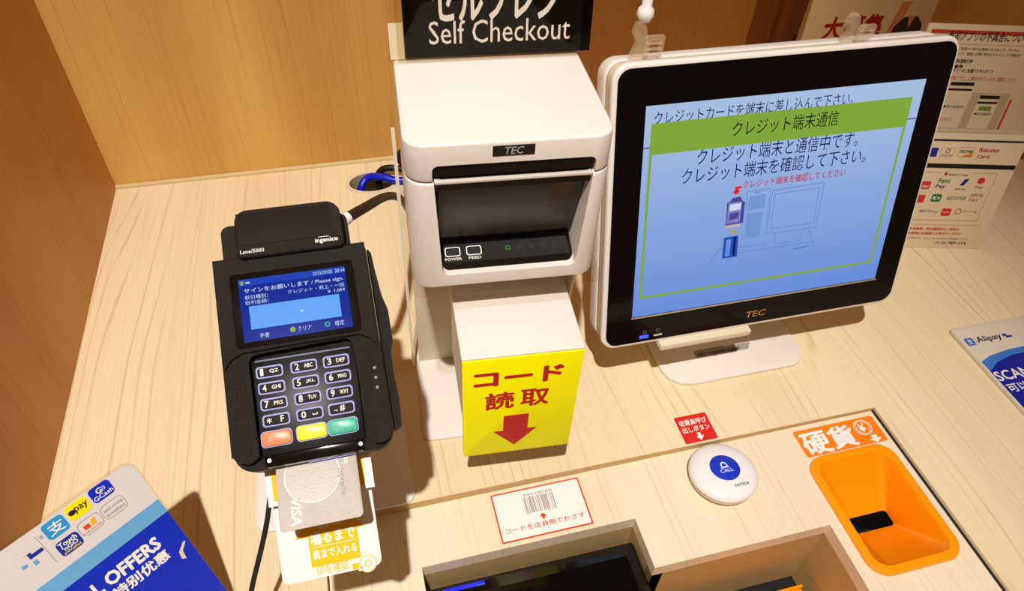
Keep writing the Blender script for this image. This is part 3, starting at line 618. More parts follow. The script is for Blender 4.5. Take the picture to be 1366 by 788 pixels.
for r in range(4):
    for c in range(3):
        kx = KX[c] * (1 - .012 * r); ky = KYT + (KYB - KYT) * r / 3
        o = bpy.data.objects.new('key', rim_me); COL.objects.link(o); o.parent = tm; o.location = (kx, ky, -.0048)
        c2 = bpy.data.objects.new('key_cap', cap_me); COL.objects.link(c2); c2.parent = o
        a, b = rows[r][2 * c], rows[r][2 * c + 1]
        if a == '*':
            text('*', (-.0062, -.0018, -.0028, .0018), WINK, o, .00195, bold=.02, keep=True); text('F', (.0030, -.0020, .0052, .0022), WINK, o, .00195, bold=.02)
        elif b == '#':
            text('.,', (-.0050, -.0018, -.0028, -.0004), WINK, o, .00195, bold=.02); text('#', (-.0010, -.0020, .0024, .0022), WINK, o, .00195, bold=.02)
        elif a == '0':
            text('0', (-.0056, -.0022, -.0026, .0022), WINK, o, .00195, bold=.03)
            for q in ((.0018, -.0012, .0052, -.0007), (.0018, -.0012, .0023, .0002), (.0047, -.0012, .0052, .0002)):
                fill('space_mark', [(q[0], q[1]), (q[2], q[1]), (q[2], q[3]), (q[0], q[3])], WINK, o, .00195)
        else:
            text(a, (-.0060, -.0022, -.0034 if a != '1' else -.0042, .0024), WINK, o, .00195, bold=.03); text(b, (.0002, -.0013, .0060, .0015), WINK, o, .00195, bold=.02)
ckeys = {}
for c, (nm, rgb, lab_) in enumerate((('cancel_key', (224, 128, 74), 'orange cancel key'), ('clear_key', (240, 222, 20), 'yellow clear key'), ('enter_key', (52, 172, 140), 'green enter key'))):
    kx = (-.0242, -.0010, .0200)[c]
    o = link(nm, prism(rrect(-.0098, -.0049, .0098, .0049, .0024), 0, .0022, .0007), mat(nm, rgb, .35), tm, lab_); o.location = (kx, -.0895, -.0048)
    ckeys[nm] = o
    link('key_rim', prism(rrect(-.0104, -.0055, .0104, .0055, .0028), -.0002, .0008), KEYB, o)
text('×', (-.0062, -.0022, -.0018, .0022), mat('key_mark_red', (176, 80, 40), .4), ckeys['cancel_key'], .00225, bold=.01)
ringfill('enter_mark', circ(-.0045, 0, .0024, 18), circ(-.0045, 0, .0019, 18), mat('key_mark_green', (30, 120, 96), .4), ckeys['enter_key'], .00225)
# lower lip with card slot
link('lower_lip', prism(rrect(-.0345, -.1085, .0335, -.097, .003), -.034, -.0062, .0022), BLACKG, tm)
link('slot_light', box(-.006, -.1093, -.0125, .026, -.1083, -.0105), mat('slot_blue', (14, 40, 150), .3, emit=(20, 60, 220), es=.5), tm)
for xx in (-.031, .030): link('corner_light', prism(circ(xx, -.1035, .0014, 12), -.0064, -.0056), mat('lamp_white', (230, 236, 240), .2), tm)
# side reader rail, side bumps
rail = [(.0545, .040), (.0545, -.098), (.0600, -.096), (.0612, -.075), (.0600, -.060), (.0605, -.040), (.0630, -.032), (.0630, -.010), (.0600, .002), (.0580, .022), (.0570, .036)]
link('swipe_rail', prism(rail, -.036, -.013, .0015), BLACK, tm); link('rail_slot', prism([(.0538, .038), (.0538, -.098), (.0544, -.098), (.0544, .038)], -.03, -.012), BLACKG, tm)
for yy in (-.0535, -.0605, -.0675): link('side_bump', lathe([(0, .0004), (.0012, .0), (.0012, -.001), (0, -.001)], 12), mat('bump_grey', (120, 114, 104), .4), tm).location = (.047, yy, .0006)
# raised display flap and the block behind it
fl = link('display_flap', prism(rrect(-.0350, .0370, .0390, .0735, (.004, .004, .010, .009), 6), -.004, .0085, .003, 3), BLACK, tm)
link('flap_window', prism([(-.0335, .0460), (.0330, .0460), (.0315, .0700), (-.0330, .0700)], .0084, .0091), mat('flap_glass', (26, 22, 18), .15), fl)
text('Lane/5000', (-.0325, .0400, -.0165, .0428), WINK, fl, .0087); text('ingenico', (.0190, .0405, .0350, .0445), WINK, fl, .0087, bold=.03)
fill('overline', [(.0215, .0452), (.0290, .0452), (.0290, .0456), (.0215, .0456)], WINK, fl, .0087)
link('rear_block', prism(rrect(-.0480, .030, .043, .070, .006), -.032, -.0085, .003), BLACK, tm)
# mount: post and base plate
def tm_part(name, me, m): me.transform(TF.mtx().inverted()); return link(name, me, m, tm)
tm_part('mount_bracket', prism([(-.679, .212), (-.559, .280), (-.559, .272), (-.679, .204)], .2555, .3325, axis='x'), BLACKM)
tm_part('mount_post', prism(circ(.2905, -.594, .014, 20), .003, .262), CREAM)
tm_part('mount_base', prism(rrect(.2046, -.6190, .3628, -.505, .012), .0003, .0038, .0008), WHITE)

# credit card in the slot
CA = math.radians(14)
c0 = on_z((427.5, 700), .2); 
CF = Fr((.2928, -.7430, .2255), (1, 0, 0), (0, math.cos(CA), math.sin(CA)))
cc = thing('bank_card', 'silver bank card pushed into the terminal slot', 'card', CF.mtx())
link('card_body', prism(rrect(-.0273, 0, .0273, .0856, .0032), -.0004, .0004, .0001), mat('card_silver', (178, 170, 160), .45, metal=.3, bump=.3, bscale=2600, var=.12, vscale=60), cc)
CI = mat('card_ink', (232, 228, 220), .35); CG = mat('card_grey', (150, 142, 130), .4)
text('VISA', (-.0255, .0085, -.0065, .0150), CI, cc, .0005, bold=.05, shear=.15, rot=-math.pi / 2)
text('supreme', (.0055, .0240, .0245, .0285), CG, cc, .0005, rot=-math.pi / 2)
text('Visa', (.0155, .0415, .0255, .0450), CI, cc, .0005, bold=.03, rot=-math.pi / 2)
ringfill('card_ring', circ(-.0035, .0345, .0190, 48), circ(-.0035, .0345, .0182, 48), CI, cc, .0005)
link('card_medallion', prism(circ(-.0035, .0345, .0180, 48), .0004, .0005), mat('card_medal', (190, 183, 174), .4, metal=.3, bump=.1, bscale=900), cc)

# instruction cards hanging under the terminal
IA = math.radians(36)
IF = Fr(CAM + (V((.2885, -.7337, .14)) - CAM) * .945, (1, 0, 0), (0, math.cos(IA), math.sin(IA)))
ic = thing('instruction_card', 'white card with yellow arrow hanging below the bank card', 'sign', IF.mtx())
lo_l = IF.L((366, 690))[0]; lo_r = IF.L((505, 716))[0]; lb = IF.L((511, 752))[1]
link('sheet', prism(rrect(lo_l, lb, lo_r, .088, .005), -.0006, 0, .0002), PAPER, ic)
aL = IF.L((393, 722)); aR = IF.L((486, 699)); s0 = IF.L((411, 718))[0]; s1 = IF.L((476, 704))[0]; ab = (IF.L((414, 758))[1] + IF.L((479, 743))[1]) / 2; ah = (aL[1] + aR[1]) / 2
fill('arrow_mark', [(s0, ab), (s1, ab), (s1, ah), (aR[0], ah), ((s0 + s1) / 2, ah + .028), (aL[0], ah), (s0, ah)], AMBER, ic, .0003)
text('鳴るまで', (s0 + .002, ah - .0065, s1 - .002, ah + .0025), WINK, ic, .0005, bold=.05); text('奥まで入れる', (s0 + .002, ah - .0165, s1 - .002, ah - .0100), WINK, ic, .0005, bold=.035)
text('音が', ((s0 + s1) / 2 - .010, ah + .0045, (s0 + s1) / 2 + .010, ah + .0125), WINK, ic, .0005, bold=.04)
fill('under_rule', [(s0 + .002, ah - .0082), (s1 - .002, ah - .0082), (s1 - .002, ah - .0078), (s0 + .002, ah - .0078)], WINK, ic, .0005)
q0_ = IF.L((424, 769)); q1_ = IF.L((466, 757)); text('印を確認', (q0_[0], (q0_[1] + q1_[1]) / 2, q1_[0], (q0_[1] + q1_[1]) / 2 + .0065), AMBER, ic, .0003, bold=.012)
icx, icy = IF.L((491, 751)); kx_ = IF.L((471, 760))[0]
fill('corner_block', [(kx_, lb + .0005), (icx, lb + .0005), (icx, icy + .002), (kx_, icy + .002)], AMBER, ic, .0003)
fill('block_mark', [(kx_ + .004, icy - .004), (kx_ + .007, icy - .004), (kx_ + .007, icy - .001), (kx_ + .004, icy - .001)], PAPER, ic, .00045)
fill('icon_disc', circ(icx, icy, .0062, 24), PAPER, ic, .00045); ringfill('icon_ring', circ(icx, icy, .0060, 24), circ(icx, icy, .0054, 24), AMBER, ic, .00055); ringfill('icon_ring', circ(icx, icy, .0026, 20), circ(icx, icy, .0018, 20), AMBER, ic, .00055)
uf = Fr(IF.o + IF.n * .010, IF.u, IF.v)
uc = thing('upper_instruction_card', 'smaller white and yellow card tucked behind the bank card', 'sign', uf.mtx())
ul = uf.L((356, 655))[0]; ur = uf.L((496.5, 625))[0]; ub = (uf.L((359, 678))[1] + uf.L((499, 648))[1]) / 2
link('sheet', prism([(ul, ub), (ur, ub), (ur, ub + .040), (ul, ub + .040)], -.0005, 0), PAPER, uc)
fill('amber_field', rrect(ul + .004, ub + .003, ur - .006, ub + .024, .002), AMBER, uc, .0002)
text('カード', (ul + .009, ub + .008, ur - .008, ub + .020), WINK, uc, .0004, bold=.05)

# ------------------------------------------------------------------ cables
def cable(name, label, pts, r, m, n=10): return tag(link(name, tube(pts, r, n), m), label, 'cable')
CABLE = mat('cable_black', (20, 17, 15), .5); CBLUE = mat('cable_blue', (12, 26, 190), .35)
q0 = TF.o + TF.u * .036 + TF.v * .060 + TF.n * -.012; q0 = V((.318, -.480, .268))
d0 = on_z((462, 291), .262); 
pw = thing('terminal_cable', 'thick black cable arching from the terminal to the cable hole', 'cable', Matrix.Identity(4))
kp_ = [on_z((464, 290), .300), on_z((490, 275), .27), on_z((512, 263), .225), on_z((528, 262), .17), on_z((540, 271), .11), on_z((552, 296), .05), V((.43, -.20, .0065)), V((.46, -.17, .006))]
link('sheath', tube(kp_, .0045, 12), CABLE, pw); link('plug', tube([on_z((453, 297), .302), on_z((463, 290.5), .300)], .0055, 12), WHITE2, pw)
cable('blue_cable', 'glossy blue cable coming out of the cable hole', [V((HC.x - .022, HC.y - .004, -.06)), V((HC.x - .02, HC.y - .004, -.012)), V((HC.x - .008, HC.y + .006, .004)), V((HC.x + .012, HC.y - .002, .010)), V((HC.x + .035, HC.y - .012, .008)), V((HC.x + .062, HC.y - .016, .006))], .0060, CBLUE)
cable('short_black_cable', 'black cable crossing over the cable hole beside the blue one', [V((HC.x + .012, HC.y - .008, -.06)), V((HC.x + .010, HC.y + .010, -.004)), V((HC.x + .016, HC.y + .012, .012)), V((HC.x + .030, HC.y + .008, .018)), V((HC.x + .050, HC.y + .004, .016)), V((HC.x + .075, HC.y + .002, .010))], .0052, CABLE)
cable('upright_black_cable', 'dark cable rising along the edge of the printer stand', [V((HC.x + .058, HC.y + .008, .005)), V((HC.x + .045, HC.y + .006, .030)), V((HC.x + .048, HC.y - .004, .055)), V((HC.x + .070, HC.y - .010, .05))], .0035, CABLE)
cable('braided_cable', 'thin black braided cable hanging down from the terminal mount', [V((.262, -.625, .18)), on_z((363, 640), .14), on_z((357, 690), .12), on_z((349, 730), .10), on_z((338, 775), .08), on_z((330, 815), .06)], .0022, mat('braid', (16, 14, 14), .6, bump=1.0, bscale=1200))

# ------------------------------------------------------------------ leaflet holder, lower left
LY, LT = math.radians(36), math.radians(28)
lu = V((math.cos(LY), math.sin(LY), 0)); lm_ = V((-lu.y, lu.x, 0)); lvv = V((0, 0, 1)) * math.cos(LT) + lm_ * math.sin(LT)
lc = on_z((170, 621), .158)
hgt = .158 / math.cos(LT) - .002
LF = Fr(lc - lvv * hgt, lu, lvv)
lf = thing('leaflet_holder', 'leaning clear holder with white and blue wallet-payment leaflet by the left wall', 'leaflet', LF.mtx())
LWd = .19
link('acrylic_plate', prism(rrect(-LWd, 0, .005, hgt + .0035, .011, 6), -.004, -.0008, .0006), CLEAR, lf)
link('sheet', prism(rrect(-LWd + .0015, .001, .0035, hgt + .002, .009, 6), -.0007, 0.0, smooth=None), mat('leaflet_white', (218, 214, 214), .3), lf)
link('foot', box(-LWd + .01, .002, -.055, -.01, .005, -.004, .0006), CLEAR, lf)
y1_ = (LF.L((207, 676))[1] + LF.L((86, 766))[1]) / 2; y2_ = (LF.L((217, 690))[1] + LF.L((107, 766))[1]) / 2
y2b = LF.L((201, 664))[1]
fill('light_band', [(-LWd + .002, y2_), (.0034, y2_), (.0034, y1_ + .004), (-LWd + .002, y1_ + .004)], LBLUE, lf, .0002)
fill('blue_field', [(-LWd + .002, .004), (.0034, .004), (.0034, y2_), (-LWd + .002, y2_)], BLUEP, lf, .0002)
def icon(c, wd, m, nm='payment_icon', hh=None, r=.003, ch=0):
    x, y = LF.L(c); hh = hh or wd * .78
    return fill(nm, rrect(x - wd * .37, y - hh * .40, x + wd * .37, y + hh * .40, r), m, lf, .0003), (x, y)
o, (x, y) = icon((74, 703), .0215, CYAN, hh=.0185); text('支', (x - .00533, y - .00492, x + .00615, y + .00492), WINK, lf, .0005, bold=.02, shear=.1)
text('HK', (x - .01189, y - .00164, x - .00943, y + .00164), CYAN, lf, .0003)
o, (x, y) = icon((104, 678), .0225, mat('kakao_yellow', (252, 230, 10), .4), hh=.0165); text('pay', (x - .00246, y - .00328, x + .00738, y + .00246), INK, lf, .0005, bold=.03); fill('speech_mark', circ(x - .00492, y, .0026, 16, .0022), INK, lf, .0005)
o, (x, y) = icon((135, 655), .0225, BLUEP, hh=.0165); text('GCash', (x - .00738, y - .00492, x + .00738, y - .00123), WINK, lf, .0005, bold=.03); text('G', (x - .00328, y - .00041, x + .00082, y + .00410), WINK, lf, .0005, bold=.06); text('))', (x + .00123, y, x + .00369, y + .00369), WINK, lf, .0005, bold=.02)
o, (x, y) = icon((93, 725), .0225, NAVY, hh=.0165); text('Touch', (x - .00656, y + .00123, x + .00656, y + .00533), WINK, lf, .0005, bold=.06); text("'nGO", (x - .00574, y - .00246, x + .00574, y + .00082), WINK, lf, .0005, bold=.06); text('eWallet', (x - .00656, y - .00558, x + .00656, y - .00295), mat('wallet_gold', (230, 210, 60), .4), lf, .0005, bold=.03)
x, y = LF.L((121, 699)); fill('orange_flag', [(x - .00492, y - .00164), (x - .00041, y - .00164), (x - .00082, y + .00205), (x - .00533, y + .00205)], mat('flag_red', (224, 70, 30), .4), lf, .0003); fill('orange_flag', [(x, y - .00164), (x + .00410, y - .00164), (x + .00492, y + .00410), (x + .00164, y + .00328)], mat('flag_gold', (244, 180, 20), .4), lf, .0003); text('true money', (x - .00820, y - .00508, x + .00656, y - .00312), mat('flag_red', (224, 70, 30)), lf, .0003)
x, y = LF.L((152, 676)); text('and more', (x - .00738, y + .00041, x + .00738, y + .00328), GREYINK, lf, .0003); text('e-wallets', (x - .00738, y - .00410, x + .00738, y - .00123), GREYINK, lf, .0003)
for c_, (wd, hh) in (((152, 676), (.0185, .0130)), ((121, 699), (.0175, .0130))):
    x, y = LF.L(c_); ringfill('icon_outline', rrect(x - wd / 2, y - hh / 2, x + wd / 2, y + hh / 2, .004), rrect(x - wd / 2 + .0003, y - hh / 2 + .0003, x + wd / 2 - .0003, y + hh / 2 - .0003, .0037), GREYINK, lf, .00025)
x, y = LF.L((45, 741)); fill('plus_mark', [(x - .006, y + .004), (x - .003, y + .004), (x - .003, y - .001), (x + .007, y - .001), (x + .007, y + .002), (x - .0005, y + .002), (x - .0005, y + .004)], NAVY, lf, .0003)
fill('plus_mark', [(x - .0105, y - .0045), (x - .0065, y - .0045), (x - .0065, y - .002), (x - .0105, y - .002)], LBLUE, lf, .0003); fill('plus_mark', [(x - .003, y - .0075), (x - .0, y - .0075), (x - .0, y - .0035), (x - .003, y - .0035)], LBLUE, lf, .0003)
a_ = LF.L((47, 716)); b_ = LF.L((78, 748)); fill('divider_rule', [(a_[0] - .0003, b_[1]), (a_[0], b_[1]), (a_[0], a_[1]), (a_[0] - .0003, a_[1])], GREYINK, lf, .0003)
ye = LF.L((208, 734)); x2 = LF.L((211, 722))[0]
text('SPECIAL OFFERS', (x2 - .098, ye[1], x2, ye[1] + .0115), WINK, lf, .0004, bold=.09)
ye = LF.L((219, 750)); x2 = LF.L((224, 738))[0]
text('特别优惠', (x2 - .047, ye[1], x2, ye[1] + .0105), WINK, lf, .0004, bold=.05)
x, y = LF.L((243, 745)); fill('pale_mark', [(x, y), (x + .003, y - .002), (x + .004, y + .006), (x + .010, y + .012), (x + .008, y + .013), (x + .001, y + .007)], mat('mark_pale', (225, 205, 180), .4), lf, .0004)

# ------------------------------------------------------------------ flat plaque, right edge
AF = Fr((1.0, -.5, .0004), (1, 0, 0), (0, 1, 0)); 
az = .006
AF2 = Fr((on_z((1268, 440), az).x, on_z((1268, 440), az).y, .0004), (1, .0, 0), (.0, 1, 0))
al = thing('payment_plaque', 'white and blue payment plaque lying flat at the right counter edge', 'plaque', AF2.mtx())
link('plate', prism(rrect(0, -.16, .22, .0015, (.006, .006, .006, .005)), 0, az, .0008), mat('plaque_white', (216, 206, 190), .35), al)
bl0 = AF2.L((1300, 484), az); 
fill('light_band', [(.002, -.155), (.215, -.155), (.215, bl0[1] + .012), (.05, bl0[1] + .010), (.02, bl0[1] + .006), (.002, bl0[1])], mat('plaque_sky', (60, 120, 205), .3), al, az + .0002)
fill('blue_field', [(.002, -.155), (.215, -.155), (.215, bl0[1] + .004), (.05, bl0[1] + .001), (.022, bl0[1] - .005), (.010, bl0[1] - .012), (.002, bl0[1] - .016)], mat('plaque_blue', (10, 30, 150), .3), al, az + .0004)
x, y = AF2.L((1294, 456), az); fill('brand_icon', rrect(x - .006, y - .006, x + .006, y + .006, .0015), mat('plaque_sky2', (40, 90, 190), .3), al, az + .0002)
text('支', (x - .0045, y - .0045, x + .0045, y + .0045), WINK, al, az + .0004); fill('divider_rule', [(x + .009, y - .006), (x + .0095, y - .006), (x + .0095, y + .006), (x + .009, y + .006)], GREYINK, al, az + .0002)
x3, y3 = AF2.L((1306, 457), az); x4 = AF2.L((1336, 449), az)[0]; text('Alipay', (x3, y - .006, x4, y + .0055), INK, al, az + .0002, bold=.03)
fill('plus_mark', [(x4 + .003, y - .001), (x4 + .006, y - .001), (x4 + .006, y - .004), (x4 + .015, y - .004), (x4 + .015, y - .001), (x4 + .009, y - .001), (x4 + .009, y + .003), (x4 + .003, y + .003)], NAVY, al, az + .0002)
x, y = AF2.L((1328, 502), az); text('SCAN', (x, y - .008, x + .05, y + .006), WINK, al, az + .0006, bold=.04); text('可以', (x + .002, y - .026, x + .03, y - .014), WINK, al, az + .0006, bold=.03)

# ------------------------------------------------------------------ payment methods panel and app notice, right rear
pa = on_z((1210, 330)); pb = on_z((1305, 332)); pu = (pb - pa).normalized(); pm = V((-pu.y, pu.x, 0))
def lean(th): return V((0, 0, 1)) * math.cos(th) + pm * math.sin(th)
PS = Fr(pb + V((0, 0, .0005)), pu, lean(math.radians(12)))
ps = thing('payment_methods_panel', 'cream panel of accepted payment logos with two black bands', 'sign', PS.mtx())
ph_ = (PS.L((1250, 177))[1] + PS.L((1344, 180))[1]) / 2
link('sheet', prism(rrect(-.215, 0, 0, ph_, .002), -.003, 0, .0004), PAPER_DIM, ps)
link('top_strip', box(-.215, ph_ - .008, .0, 0.0, ph_, .0012), CREAM, ps)
link('rear_prop', prism([(ph_ * .75, -.004), (.012, -.050), (.012, -.054), (ph_ * .79, -.004)], -.15, -.06, axis='x'), CLEAR, ps)
def band(name, p0, p1, h, m, z=.0003, x0=None, x1=None):
    y = (PS.L(p0, z)[1] + PS.L(p1, z)[1]) / 2; xa = PS.L(p0, z)[0] if x0 is None else x0; xb_ = PS.L(p1, z)[0] if x1 is None else x1
    return fill(name, [(xa, y - h / 2), (xb_, y - h / 2), (xb_, y + h / 2), (xa, y + h / 2)], m, ps, z)
band('black_band', (1250, 185), (1344, 187), .0065, INK, x0=-.213, x1=-.001); band('black_band', (1240, 222), (1340, 222), .0065, INK, x0=-.213, x1=-.001)
def pst(s, bl_, br_, h, m, **k): return ptext(PS, s, bl_, br_, h, m, ps, .0006, **k)
def pic(cpx, wd, hh, m, r=.002): 
    x, y = PS.L(cpx, .0003); fill('logo_tile', rrect(x - wd / 2, y - hh / 2, x + wd / 2, y + hh / 2, r), m, ps, .0003); return x, y
def ps_out(p, wd, hh):
    x, y = PS.L(p, .0003); ringfill('logo_outline', rrect(x - wd / 2, y - hh / 2, x + wd / 2, y + hh / 2, .001), rrect(x - wd / 2 + .0004, y - hh / 2 + .0004, x + wd / 2 - .0004, y + hh / 2 - .0004, .0008), TAN, ps, .0003); return x, y
pic((1245, 203), .012, .013, NAVY, .001)
x, y = ps_out((1264, 203), .019, .013); text('Diners Club', (x - .008, y - .005, x + .008, y - .002), GREYINK, ps, .0005); ringfill('logo_ring', circ(x, y + .002, .0034, 18), circ(x, y + .002, .0022, 18), GREYINK, ps, .0005)
x, y = ps_out((1289, 203), .021, .014); text('DISCOVER', (x - .009, y - .001, x + .009, y + .003), INK, ps, .0005, bold=.03); fill('logo_wedge', [(x - .004, y - .006), (x + .010, y - .006), (x + .010, y)], ORANGEP, ps, .0005)
pst('Rakuten', (1306, 203), (1332, 203), .006, mat('maroon_ink', (170, 30, 40), .5), bold=.03); pst('Card', (1303, 211), (1319, 211), .005, mat('maroon_ink', (170, 30, 40)), bold=.03)
pst('Smart Code', (1265, 234.5), (1291, 234.5), .0035, INK)
x, y = PS.L((1262, 231.5)); fill('code_mark', rrect(x - .002, y - .002, x + .002, y + .002, .0004), mat('maroon_ink', (170, 30, 40)), ps, .0005)
bx0_ = -.19; bx1_ = PS.L((1329, 235), .0003)[0]; by1_ = PS.L((1329, 231.5), .0003)[1]; by0_ = PS.L((1303, 295), .0003)[1]; bx1_ = (bx1_ + PS.L((1303, 295), .0003)[0]) / 2
for q in ((bx0_, by0_, bx1_, by0_ + .0005), (bx1_ - .0005, by0_, bx1_, by1_), (bx0_, by0_, bx0_ + .0005, by1_)): fill('box_rule', [(q[0], q[1]), (q[2], q[1]), (q[2], q[3]), (q[0], q[3])], TAN, ps, .0003)
xm0 = PS.L((1258, 232))[0] - .002; xm1 = PS.L((1294, 232))[0] + .003
for q in ((bx0_, xm0), (xm1, bx1_)): fill('box_rule', [(q[0], by1_ - .0005), (q[1], by1_ - .0005), (q[1], by1_), (q[0], by1_)], TAN, ps, .0003)
MR = mat('maroon_ink', (170, 30, 40)); RR = mat('logo_red', (206, 50, 40), .45)
x, y = pic((1235, 247), .013, .012, RR, .001); text('PAY', (x - .004, y - .004, x + .005, y), WINK, ps, .0006, bold=.03)
pst('Fami', (1251, 245), (1267, 243), .007, GREENP, bold=.03); pst('Pay', (1247, 252), (1260, 251), .006, NAVY, bold=.03)
x, y = PS.L((1286, 243)); fill('logo_flag', [(x - .005, y - .005), (x + .001, y - .005), (x + .006, y + .005), (x + .000, y + .005)], NAVY, ps, .0004); pst('ANA Pay', (1273, 254), (1288, 253), .0025, INK, bold=.03)
x, y = PS.L((1309, 241)); fill('logo_cube', [(x, y - .005), (x + .005, y - .003), (x + .005, y + .003), (x, y + .005), (x - .005, y + .003), (x - .005, y - .003)], RR, ps, .0004); pst('Pay', (1300, 252), (1311, 252), .004, INK)
x, y = pic((1228, 265), .012, .012, RR, .001)
x, y = pic((1249, 264), .014, .012, GREENP, .0025); text('K+', (x - .0045, y - .003, x + .005, y + .003), WINK, ps, .0006, bold=.04)
pst('atone', (1262, 267), (1288, 266), .006, GREYINK, bold=.01); pst('EPOS', (1295, 263), (1311, 262), .0045, MR); pst('PAY', (1292, 269), (1304, 269), .0042, MR)
pst('銀行Pay', (1225, 285), (1251, 283), .005, mat('steel_ink', (70, 96, 140), .5)); 
x, y = pic((1262, 283), .014, .012, RR, .0025); text('PayPay', (x - .005, y - .001, x + .005, y + .0012), WINK, ps, .0006)
x, y = PS.L((1278, 282)); ringfill('logo_ring', circ(x, y, .0048, 20), circ(x, y, .0034, 20), GOLD, ps, .0004); pst('pring', (1284, 285), (1303, 283), .0045, TAN)
RI = mat('notice_red', (205, 60, 30), .5)
pst('お食事券、株主優待券をご利用の', (1213, 307), (1279, 307), .0042, RI, bold=.03); pst('お客様は従業員にお声がけください', (1211, 313), (1282, 313), .0042, RI, bold=.03)
pst('ご不明な点は、スタッフまたは下記までお問合せください', (1209, 319), (1291, 319), .0026, INK); pst('0120-989-014', (1247, 326), (1288, 325), .0042, INK)
y = PS.L((1260, 300))[1]; fill('box_rule', [(-.16, y), (-.012, y), (-.012, y + .0004), (-.16, y + .0004)], TAN, ps, .0003)

NF = Fr(pb + pm * .075 + V((0, 0, .0005)), pu, lean(math.radians(10)))
nt_ = thing('app_notice', 'tall cream notice with red bar and phone pictures behind the logo panel', 'sign', NF.mtx())
nl = NF.L((1238, 38))[0]; ntop = NF.L((1300, 33))[1]
nbot = NF.L((1290, 176))[1] - .03
link('board', prism(rrect(nl, nbot, nl + .225, ntop, .002), -.004, 0, .0004), PAPER_DIM, nt_)
for xx in (nl + .03, nl + .185): link('easel_leg', box(xx, 0.0, -.014, xx + .008, ntop - .03, -.0042, .001), M_DKWOOD, nt_)
link('easel_ledge', box(nl + .01, nbot - .008, -.012, nl + .215, nbot - .0005, .006, .001), M_DKWOOD, nt_)
def nf(s, bl_, br_, h, m, **k): return ptext(NF, s, bl_, br_, h, m, nt_, .0005, **k)
y = (NF.L((1250, 42))[1] + NF.L((1340, 43))[1]) / 2; fill('red_bar', [(nl + .006, y - .003), (nl + .215, y - .003), (nl + .215, y + .002), (nl + .006, y + .002)], mat('brick_red', (190, 60, 30), .5), nt_, .0003)
xa = nl + .012
nf('寿司アプリの不具合について', (1262, 56), (1372, 55), .0125, INK, bold=.02)
y = NF.L((1300, 59.5))[1]; fill('rule', [(xa, y), (nl + .21, y), (nl + .21, y + .0004), (xa, y + .0004)], TAN, nt_, .0003)
nf('アプリをご利用の一部のお客様におきまして、デジタル', (1262, 68), (1360, 68), .0042, INK); nf('ギフトなどが、画面に正常に表示されないという不具合が', (1262, 74.5), (1362, 74.5), .0042, INK)
nf('・全国共通割引券', (1265, 84), (1297, 84), .0052, INK, bold=.02); nf('・食事券', (1262, 91), (1284, 91), .0052, INK, bold=.02); nf('・NSギフトなど各種デジタルギフト', (1262, 97), (1325, 97), .0052, INK, bold=.01)
nf('「寿司アプリ」に表示されているかご確認ください', (1264, 108), (1355, 108), .0058, RI)
def nrect(name, p0, p1, m, z):
    a = NF.L(p0, z); b = NF.L(p1, z); return fill(name, [(a[0], b[1]), (b[0], b[1]), (b[0], a[1]), (a[0], a[1])], m, nt_, z)
y0_ = NF.L((1290, 171))[1]; yt_ = NF.L((1290, 114))[1]
GRYP = mat('warm_grey_print', (196, 176, 140), .5); 
cA = NF.L((1272, 140)); cB = NF.L((1311, 150)); 
fill('grey_field', [(cB[0] - .026, y0_), (cB[0] + .028, y0_), (cB[0] + .028, cB[1] + .028), (cB[0] - .026, cB[1] + .028)], GRYP, nt_, .0003)
for (c_, hw, hh) in ((cA, .018, .034), (cB, .0155, .026)):
    y_b = c_[1] - hh; y_b = max(y_b, y0_)
    fill('phone_picture', [(c_[0] - hw, y_b), (c_[0] + hw, y_b), (c_[0] + hw, c_[1] + hh), (c_[0] - hw, c_[1] + hh)], mat('phone_paper', (230, 216, 186), .5), nt_, .0006)
    fill('phone_banner', [(c_[0] - hw + .001, c_[1] + hh - .006), (c_[0] + hw - .001, c_[1] + hh - .006), (c_[0] + hw - .001, c_[1] + hh - .001), (c_[0] - hw + .001, c_[1] + hh - .001)], INK, nt_, .0008)
    fill('phone_bar', [(c_[0] - hw + .001, c_[1] + hh - .013), (c_[0] + hw - .001, c_[1] + hh - .013), (c_[0] + hw - .001, c_[1] + hh - .010), (c_[0] - hw + .001, c_[1] + hh - .010)], INK, nt_, .0008)
    text('●表示画面例', (c_[0] - hw + .003, c_[1] - .004, c_[0] + hw - .003, c_[1]), INK, nt_, .0008)
fill('green_tag', [(cB[0] - .009, cB[1] + .003), (cB[0] + .009, cB[1] + .003), (cB[0] + .009, cB[1] + .009), (cB[0] - .009, cB[1] + .009)], mat('tag_green', (120, 150, 60), .5), nt_, .0009)
text('表示が消える', (cA[0] - .016, cA[1] - .023, cA[0] + .004, cA[1] - .018), RI, nt_, .0008)
x = cB[0] + .031; fill('red_stripe', [(x, y0_), (x + .003, y0_), (x + .003, cB[1] + .02), (x, cB[1] + .02)], RI, nt_, .0005)
fill('lower_strip', [(nl + .002, y0_ - .006), (nl + .22, y0_ - .006), (nl + .22, y0_ - .001), (nl + .002, y0_ - .001)], CREAM, nt_, .0004)

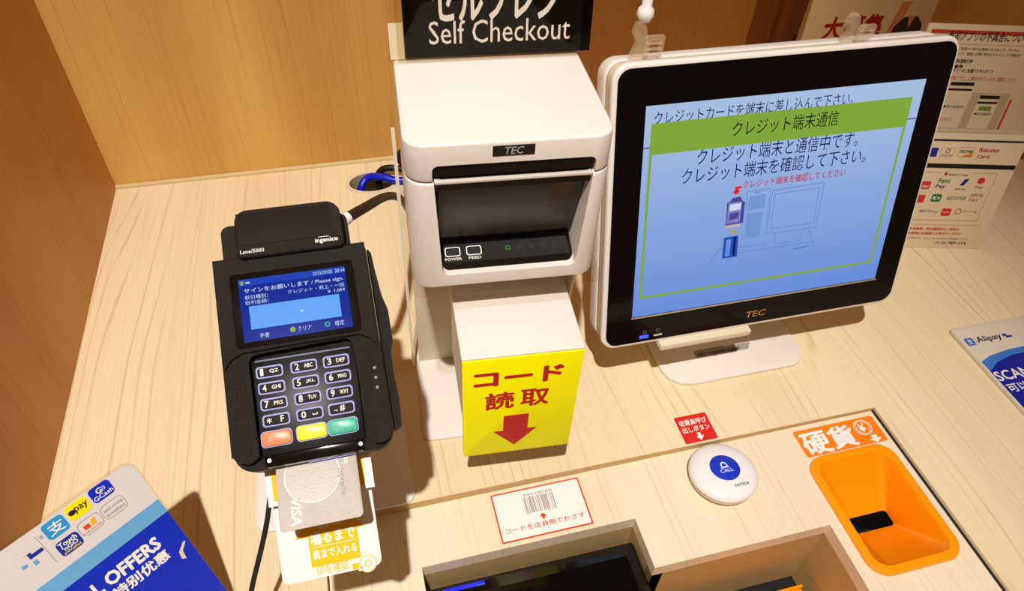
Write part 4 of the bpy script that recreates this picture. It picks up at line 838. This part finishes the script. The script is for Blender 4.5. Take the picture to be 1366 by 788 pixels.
# recruiting poster further back
RF = Fr((1.0, -.11, .0005), (1, 0, 0), (0, .06, 1))
rl = RF.L((1074, 40))[0]; rr_ = RF.L((1236, 40))[0]
rp = thing('recruit_poster', 'cream poster with big red characters and a figure in dark clothes', 'poster', RF.mtx())
link('board', prism([(rl, 0), (rr_, 0), (rr_, .30), (rl, .30)], -.004, 0, .0004), mat('poster_cream', (206, 172, 124), .5), rp)
MRD = mat('poster_red', (150, 22, 14), .5)
ry0 = RF.L((1150, 49))[1]; 
for ch, p0, p1 in (('大', (1097, 45), (1120, 45)), ('募', (1124, 44), (1148, 44)), ('集', (1149, 46), (1172, 45))):
    a = RF.L(p0); b = RF.L(p1); text(ch, (a[0], ry0, b[0], ry0 + .034), MRD, rp, .0004, bold=.06)
def rpoly(nm, pxs, m, z): return fill(nm, [RF.L(p, z) for p in pxs], m, rp, z)
c_ = RF.L((1210, 44), .0003); 
fill('printed_skin', [(c_[0] - .045, c_[1] - .02), (c_[0] - .03, c_[1] - .02), (c_[0] - .012, c_[1] + .05), (c_[0] - .03, c_[1] + .05)], mat('print_skin', (190, 120, 70), .5), rp, .0003)
fill('printed_clothes', [(c_[0] - .034, c_[1] - .03), (c_[0] + .026, c_[1] - .03), (c_[0] + .022, c_[1] + .012), (c_[0] + .008, c_[1] + .026), (c_[0] - .016, c_[1] + .026), (c_[0] - .03, c_[1] + .012)], mat('print_dark', (40, 20, 16), .5), rp, .0004)
fill('printed_neck', [(c_[0] - .010, c_[1] + .027), (c_[0] + .003, c_[1] + .027), (c_[0] - .003, c_[1] + .008)], mat('print_skin', (190, 120, 70)), rp, .0006)

# clear clips behind the monitor top
def clip(name, label, base, h, ball):
    t = thing(name, label, 'clip', Matrix.Translation(base), 'clear sign clips on the monitor')
    link('spring_base', prism([(-.012, 0), (.006, 0), (.003, h * .55), (-.002, h), (-.009, h), (-.012, h * .7), (-.007, h * .45)], -.004, .004, .0008, axis='y'), CLIPM, t)
    link('jaw', plate_holes(rrect(-.002, .004, .016, h * .72, .002), [rrect(.002, .009, .012, h * .6, .0015)], -.010, -.007, axis='y'), CLIPM, t)
    link('jaw_rib', box(-.001, -.011, h * .35, .014, -.0065, h * .40, .0004), CLIPM, t); link('jaw_rib', box(-.001, -.011, h * .5, .014, -.0065, h * .55, .0004), CLIPM, t)
    if ball: bj = link('ball_joint', lathe([(0, -.008), (.005, -.006), (.008, 0), (.007, .005), (.0045, .008), (.0045, .02), (0, .02)], 20), WHITE2, t); bj.location = (-.003, 0, h + .006)
mt = MO.o + MO.v * (HT + .0005) + MO.n * -.020
clip('sign_clip', 'clear plastic clip with white ball joint on the monitor top left', (.6205, mt.y + .002, mt.z - .003), .036, True)
clip('sign_clip', 'clear plastic clip in front of the recruiting poster at the monitor top', (.8425, mt.y + .002, mt.z - .003), .028, False)
